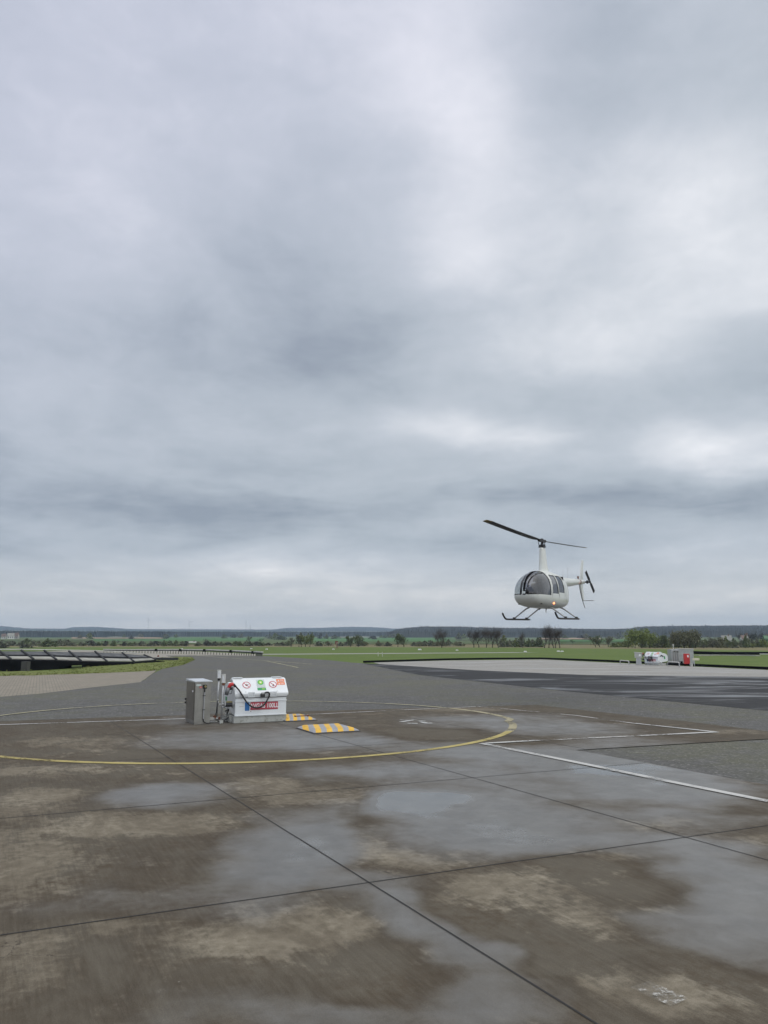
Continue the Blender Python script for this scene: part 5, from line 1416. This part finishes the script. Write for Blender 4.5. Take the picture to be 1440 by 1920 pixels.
T = [('bare_tree', 'slender upright bare tree standing alone near the middle of the field edge', 828, 1182.5, 25, 350, 'bare', 1, .22, 1700, 1),
     ('bare_tree', 'round topped bare tree left of the widest bare tree', 893, 1183.5, 27, 360, 'bare', 2, .2, 1500, 2),
     ('bare_tree', 'widest dense bare tree with green bush at its right foot', 923, 1179.5, 33, 355, 'bare', 3, .12, 2600, 3),
     ('bare_tree', 'tall twin stemmed bare tree beneath the helicopter, left of a sparse one', 1029, 1177.5, 26, 340, 'bare', 4, .12, 2200, 3),
     ('bare_tree', 'sparse spreading bare tree immediately right of the tall one beneath the helicopter', 1045, 1179.5, 24, 335, 'bare', 5, .2, 1100, 2),
     ('bare_tree', 'small slim bare tree rising from bushes below the helicopter', 979, 1188.5, 10, 350, 'bare', 6, .25, 500, 1),
     ('round_tree', 'dark leafy clump left of the slender lone bare tree, tall left half', 746, 1191, 14, 400, 'dark', 7, .12, 700, 1),
     ('round_tree', 'dark leafy clump left of the slender lone bare tree, lower right half', 757, 1196, 14, 400, 'dark', 8, .12, 600, 1),
     ('round_tree', 'dark green rounded tree, left of a touching pair behind the brown signboard', 657, 1195, 15, 400, 'dark', 9, .1, 600, 1),
     ('round_tree', 'dark green rounded tree, right and taller of a touching pair', 672, 1193, 17, 400, 'dark', 10, .1, 700, 1),
     ('willow', 'pale leafless willow standing upright, left of a wider willow', 563, 1190.5, 12, 400, 'grey', 11, .1, 600, 2),
     ('willow', 'pale green spreading willow left of centre', 577, 1191, 24, 395, 'willow', 12, .1, 1000, 2),
     ('small_tree', 'small grey tree just left of the pale willows', 546, 1198, 13, 410, 'grey', 13, .2, 350, 1),
     ('round_tree', 'dark narrow tree standing in the green field above the long railing end', 466, 1192, 9, 600, 'dark', 14, .1, 400, 1),
     ('small_tree', 'small dark tree in the green field right of the narrow dark one', 489, 1197, 10, 600, 'dark', 15, .15, 350, 1),
     ('round_tree', 'grey rounded tree in the field above the middle of the railing', 390, 1197, 15, 560, 'grey', 16, .15, 450, 1),
     ('round_tree', 'dark tree left of a lighter one, right of the tall sparse bare tree', 1120, 1194, 22, 380, 'dark', 17, .1, 900, 2),
     ('round_tree', 'lighter grey tree beside the dark one at the beige field edge', 1140, 1195, 15, 400, 'grey', 18, .12, 500, 1),
     ('round_tree', 'small dark tree alone in front of the beige field strip', 1074, 1199, 9, 430, 'dark', 19, .2, 250, 1),
     ('leafy_tree', 'big spring green leafy tree left of the far pad equipment', 1190, 1183.5, 38, 330, 'green', 20, .08, 2600, 3),
     ('leafy_tree', 'lower spring green tree just right of the big leafy one', 1222, 1190, 24, 335, 'green', 21, .08, 1200, 2),
     ('leafy_tree', 'small olive tree behind the far white fuel dispenser', 1244, 1193, 18, 340, 'dark', 22, .08, 900, 2),
     ('leafy_tree', 'wide brownish budding tree behind the steel tank, left half', 1272, 1187, 28, 330, 'brown', 23, .06, 1700, 3),
     ('leafy_tree', 'wide brownish budding tree behind the steel tank, taller right half', 1293, 1184, 30, 330, 'brown', 24, .06, 1900, 3),
     ('leafy_tree', 'dark low tree right of the wide brownish tree', 1318, 1200, 22, 330, 'dark', 25, .06, 800, 1),
     ('leafy_tree', 'grey green tree between the brownish tree and the barn roof', 1340, 1196.5, 24, 350, 'grey', 26, .06, 900, 2),
     ('leafy_tree', 'dark bushy tree in front of the old barn', 1368, 1202, 26, 330, 'dark', 27, .06, 800, 2),
     ('bare_tree', 'wide hazy bare tree behind the white house, left part', 1398, 1187, 28, 520, 'far', 28, .1, 1100, 3),
     ('bare_tree', 'wide hazy bare tree behind the white house, right part', 1417, 1186, 28, 520, 'far', 29, .1, 1100, 3),
     ('leafy_tree', 'pale green bush tree in front of the white house', 1411, 1206, 16, 330, 'green', 30, .06, 500, 1),
     ('leafy_tree', 'green tree cut by the right edge of the view', 1437, 1201, 22, 330, 'green', 31, .06, 800, 1),
     ('round_tree', 'grey rounded tree in the hedge line, second clump from the left edge', 117, 1197, 17, 480, 'grey', 32, .1, 500, 1),
     ('round_tree', 'dark low tree right of the second clump from the left edge', 140, 1203, 14, 450, 'dark', 33, .1, 350, 1),
     ('round_tree', 'pale grey tree beside the far left hedge', 51, 1199, 15, 500, 'grey', 34, .1, 400, 1),
     ('round_tree', 'pale grey broad tree above the middle of the black rack', 205, 1199.5, 24, 500, 'grey', 35, .1, 600, 2),
     ('round_tree', 'grey broad tree just right of its twin above the black rack', 226, 1200, 20, 500, 'far', 36, .1, 500, 2),
     ('small_tree', 'small bare tree by the beige field on the left', 290, 1201, 9, 560, 'grey', 37, .2, 250, 1)]
for nm, lb, px, rt, wp, Y, kd, sd, lw, nt_, tr_ in T:
    tree(nm, lb, GT, px, rt, wp, Y, kd if kd != 'far' else 'far', sd, low=lw, ntw=nt_, trunks=tr_)
# individual bushes of the hedge line
rnd = random.Random(21)
def bush_mesh(seed):
    rb_ = random.Random(seed); mb = MB()
    for _ in range(260):
        a = rb_.uniform(0, 6.28); q = rb_.random() ** .6; z = rb_.random()
        rr_ = (1 - z ** 2.2) ** .5 * q * (.8 + .35 * math.sin(a * 3 + seed)) ; c_ = Vector((math.cos(a) * rr_, math.sin(a) * rr_ * .7, z * (.85 + .2 * math.sin(a * 2 + seed))))
        s_ = rb_.uniform(.05, .13); n_ = Vector((rb_.gauss(0, 1), rb_.gauss(0, 1), rb_.gauss(.3, 1))).normalized(); u_ = n_.orthogonal().normalized(); v_ = n_.cross(u_)
        mb.mesh([c_ + (u_ * math.cos(t) + v_ * math.sin(t)) * s_ for t in (0, 1.3, 2.6, 3.9, 5.1)], [(0, 1, 2, 3, 4)])
    return mb
BK = ['grey', 'dark', 'brown', 'willow', 'far']
BM = []
for k in range(10):
    o = bush_mesh(k).build('bush', LM[BK[k % 5]], None, recalc=False); BM.append(o.data); bpy.data.objects.remove(o)
def bush(px, row, wpx, rt, Y, k, label, group):
    Y = Y * .74 if Y > 340 else Y * .78
    p = at(px, 1205, Y); p.z = tz(Y); H = at(px, rt, Y).z - p.z; o = bpy.data.objects.new('bush', BM[k % 10]); C.objects.link(o)
    o.location = p; o.scale = (wpx * Y / FPX / 2, wpx * Y / FPX / 2, H); o.rotation_euler = (0, 0, rnd.uniform(0, 6)); tag(o, label, 'bush', group)
secs = [((-20, 160), 14, (1197, 1204), 430, (0, 1, 5), 'low grey green bush in the hedge at far left, above the black rack', 'bushes at far left'),
        ((165, 360), 16, (1200, 1205), 430, (0, 4, 5, 1), 'low grey bush in the hedge line behind the long railing', 'bushes behind the long railing'),
        ((365, 545), 16, (1200, 1205), 440, (0, 1, 4), 'low dark bush in the hedge line between railing end and pale willows', 'bushes left of the willows'),
        ((590, 735), 8, (1201, 1206), 430, (0, 5, 2), 'small low bush in the hedge line between the willows and the dark clump', 'bushes mid field edge'),
        ((770, 870), 9, (1199, 1205), 420, (2, 5, 7), 'low brownish bush near the slender lone bare tree', 'bushes by the lone bare tree'),
        ((935, 1015), 12, (1192, 1202), 370, (3, 0, 6, 8), 'green leafy bush between the widest bare tree and the tall twin stemmed one', 'bushes between the bare trees'),
        ((1150, 1180), 5, (1200, 1206), 360, (3, 8, 5), 'pale bush at the left foot of the big leafy tree', 'bushes by the big leafy tree'),
        ((1200, 1440), 30, (1193, 1203), 325, (3, 6, 1, 5, 2, 0), 'low green bush in the thicket behind the far pad equipment', 'thicket bushes behind the far pad')]
for (a, b), n_, (r0, r1), Y, ks, lb, gr in secs:
    for i in range(n_):
        px = a + (b - a) * (i + .5) / n_ + rnd.gauss(0, 3); bush(px, 0, rnd.uniform(16, 32), rnd.uniform(r0, r1), Y + rnd.uniform(-14, 14), rnd.choice(ks), lb, gr)
bush(89, 0, 46, 1201.5, 380, 1, 'wide dark low bush mound above the black rack', 'bushes at far left')
bush(48, 0, 34, 1208.5, 300, 4, 'flat dark brown mound of brush behind the left part of the black rack', 'bushes at far left')
bush(8, 0, 30, 1208.5, 300, 4, 'flat dark brown mound of brush cut by the left edge of the view', 'bushes at far left')

# ------------------------------------------------------------------ far buildings, turbines and masts
def house(name, label, px, rb, Y, wpx, hw_, rh, wallm, roofm, rz=0., wins=3, cat='house'):
    p = at(px, rb, Y); r = thing(name, label, cat, (p.x, p.y, p.z), rz); L = wpx * Y / FPX; D = L * .6
    mb = MB(); mb.b3(-L / 2, L / 2, -D / 2, D / 2, -4, hw_); mb.prism([(-D / 2, hw_), (D / 2, hw_), (0, hw_ + rh * .96)], 0, -L / 2, L / 2); mb.build('wall', wallm, r)
    mb = MB(); e = .3
    for s_ in (-1, 1): mb.prism([(s_ * (D / 2 + e), hw_ - e * .6), (0, hw_ + rh), (0, hw_ + rh + .25), (s_ * (D / 2 + e), hw_ + .25 - e * .6)], 0, -L / 2 - e, L / 2 + e)
    rf = mb.build('roof', roofm, r)
    mb = MB(); mb.b3(L * .15, L * .15 + .7, -.3, .4, hw_ + rh * .6, hw_ + rh + 1.0); mb.build('chimney', M['rooft'], rf)
    for i in range(wins):
        x = -L / 2 + L * (i + .5) / wins; mb = MB(); mb.b3(x - .5, x + .5, -D / 2 - .04, -D / 2 + .02, hw_ * .35, hw_ * .75); mb.build('window', M['dark'], r)
house('white_house', 'white house with dark windows among the trees at far right', 1396, 1208.5, 420, 13, 3.0, 1.8, M['plaster'], M['rooft'], R(12))
house('white_house', 'narrow taller white gabled house at the right of the white house', 1402.5, 1209, 410, 4, 4.0, 1.2, M['plaster'], M['rooft'], R(80), 1)
house('barn', 'old grey roofed barn left of the white house', 1363, 1207, 430, 16, 1.8, 2.6, M['conc2'], M['sea'], R(-25), 2, 'barn')
house('farm_house', 'pale house with bright roof on the slope at far left', 20, 1198, 900, 11, 3.5, 3, M['plaster'], M['sea'], R(20), 3)
house('farm_house', 'dark roofed farm building right of the pale house at far left', 31, 1198, 920, 8, 3, 4, M['conc2'], M['rooft'], R(-10), 2)
house('farm_house', 'second pale farm house near the left edge of the view', 7, 1198.5, 900, 8, 3, 3, M['plaster'], M['rooft'], R(0), 2)
house('shed', 'long low pale shed in the green field above the railing', 361, 1209, 520, 12, 1.2, .7, M['plaster'], M['railw'], R(4), 3, 'shed')
house('shed', 'short low pale shed left of the long one above the railing', 349, 1209, 520, 5, .9, .5, M['plaster'], M['railw'], R(0), 2, 'shed')
house('shed', 'green roofed shed cut by the right edge of the view', 1438, 1208, 420, 10, 3, 1.5, M['greenr'], M['greenr'], R(0), 2, 'shed')
house('farm_hall', 'long pale farm halls below the far wooded ridge left of centre', 693, 1192.5, 2400, 22, 4, 4, M['palepanel'], M['railw'], R(5), 6, 'barn')
for k, (px, rt, rbase, Y, lb) in enumerate(((278, 1159, 1181, 5200, 'faint distant wind turbine, the leftmost of two on the ridge'), (355, 1162.5, 1184, 5200, 'faint distant wind turbine left of the lattice masts'))):
    p = at(px, rbase, Y); tpz = at(px, rt + 3.5, Y).z - p.z; r = thing('wind_turbine', lb, 'wind turbine', p, 0, 'distant wind turbines')
    mb = MB(); mb.tube([(0, 0, -20), (0, 0, tpz)], [2.6, 1.6], 8); mb.build('tower', M['turb'] if 'turb' in M else M['plaster'], r); mb = MB(); mb.box((0, 0, tpz + 1), (4, 9, 4)); mb.build('nacelle', M['plaster'], r)
    for j in range(3):
        an = R(100 + 120 * j + 25 * k); d = Vector((math.cos(an), 0, math.sin(an))); L_ = tpz * .42
        mb = MB(); mb.tube([Vector((0, -5, tpz + 1)), Vector((0, -5, tpz + 1)) + d * L_], [1.8, .5], 6); mb.build('blade', M['plaster'], r)
for px, rt, rbase, Y, lb in ((461, 1163, 1184.5, 4600, 'taller of two thin distant lattice masts on the ridge'), (469, 1171.5, 1184.5, 4600, 'shorter of two thin distant lattice masts on the ridge')):
    p = at(px, rbase, Y); h_ = at(px, rt, Y).z - p.z; r = thing('radio_mast', lb, 'mast', p, 0, 'thin distant masts'); mb = MB(); mb.tube([(0, 0, -20), (0, 0, h_)], [2.2, 1.0], 6); mb.build('shaft', M['galv'], r)
    mb = MB()
    for q in (.4, .62, .85): mb.box((0, 0, h_ * q), (6, 2, 3))
    build_loose(mb, 'platform', M['galv'], r)
# scattered single trees on the far field borders
rnd = random.Random(4)
for i in range(26):
    px = [150, 168, 232, 246, 262, 310, 330, 420, 438, 452, 505, 515, 526, 600, 612, 628, 715, 722, 700, 735, 860, 870, 1060, 1090, 1100, 1160][i]
    Y = rnd.uniform(900, 1500); p = at(px, 1200, Y); p.z = tz(Y) + .5; o = bpy.data.objects.new('field_tree', BM[(i * 3) % 10]); C.objects.link(o)
    s_ = rnd.uniform(5, 11); o.location = p; o.scale = (s_, s_, rnd.uniform(4.5, 8)); o.rotation_euler = (0, 0, rnd.uniform(0, 6)); tag(o, 'small far off tree on a border of the distant green fields', 'tree', 'small trees on the distant field borders')

# ------------------------------------------------------------------ haze: pale air round the whole place
mb = MB(); mb.b3(-7000, 7000, -1500, 7600, -1.5, 215.)
hz = mb.build('haze', []); hm = bpy.data.materials.new('haze_air'); hm.use_nodes = True; t = NT(hm.node_tree)
for n_ in list(t.n):
    if n_.type != 'OUTPUT_MATERIAL': t.n.remove(n_)
pv = t.new('ShaderNodeVolumePrincipled'); pv.inputs['Color'].default_value = (.64, .81, 1.0, 1); pv.inputs['Density'].default_value = 1.5e-4; pv.inputs['Anisotropy'].default_value = .1
t.l.new(pv.outputs[0], [n_ for n_ in t.n if n_.type == 'OUTPUT_MATERIAL'][0].inputs['Volume'])
hz.data.materials.append(hm); tag(hz, kind='stuff')
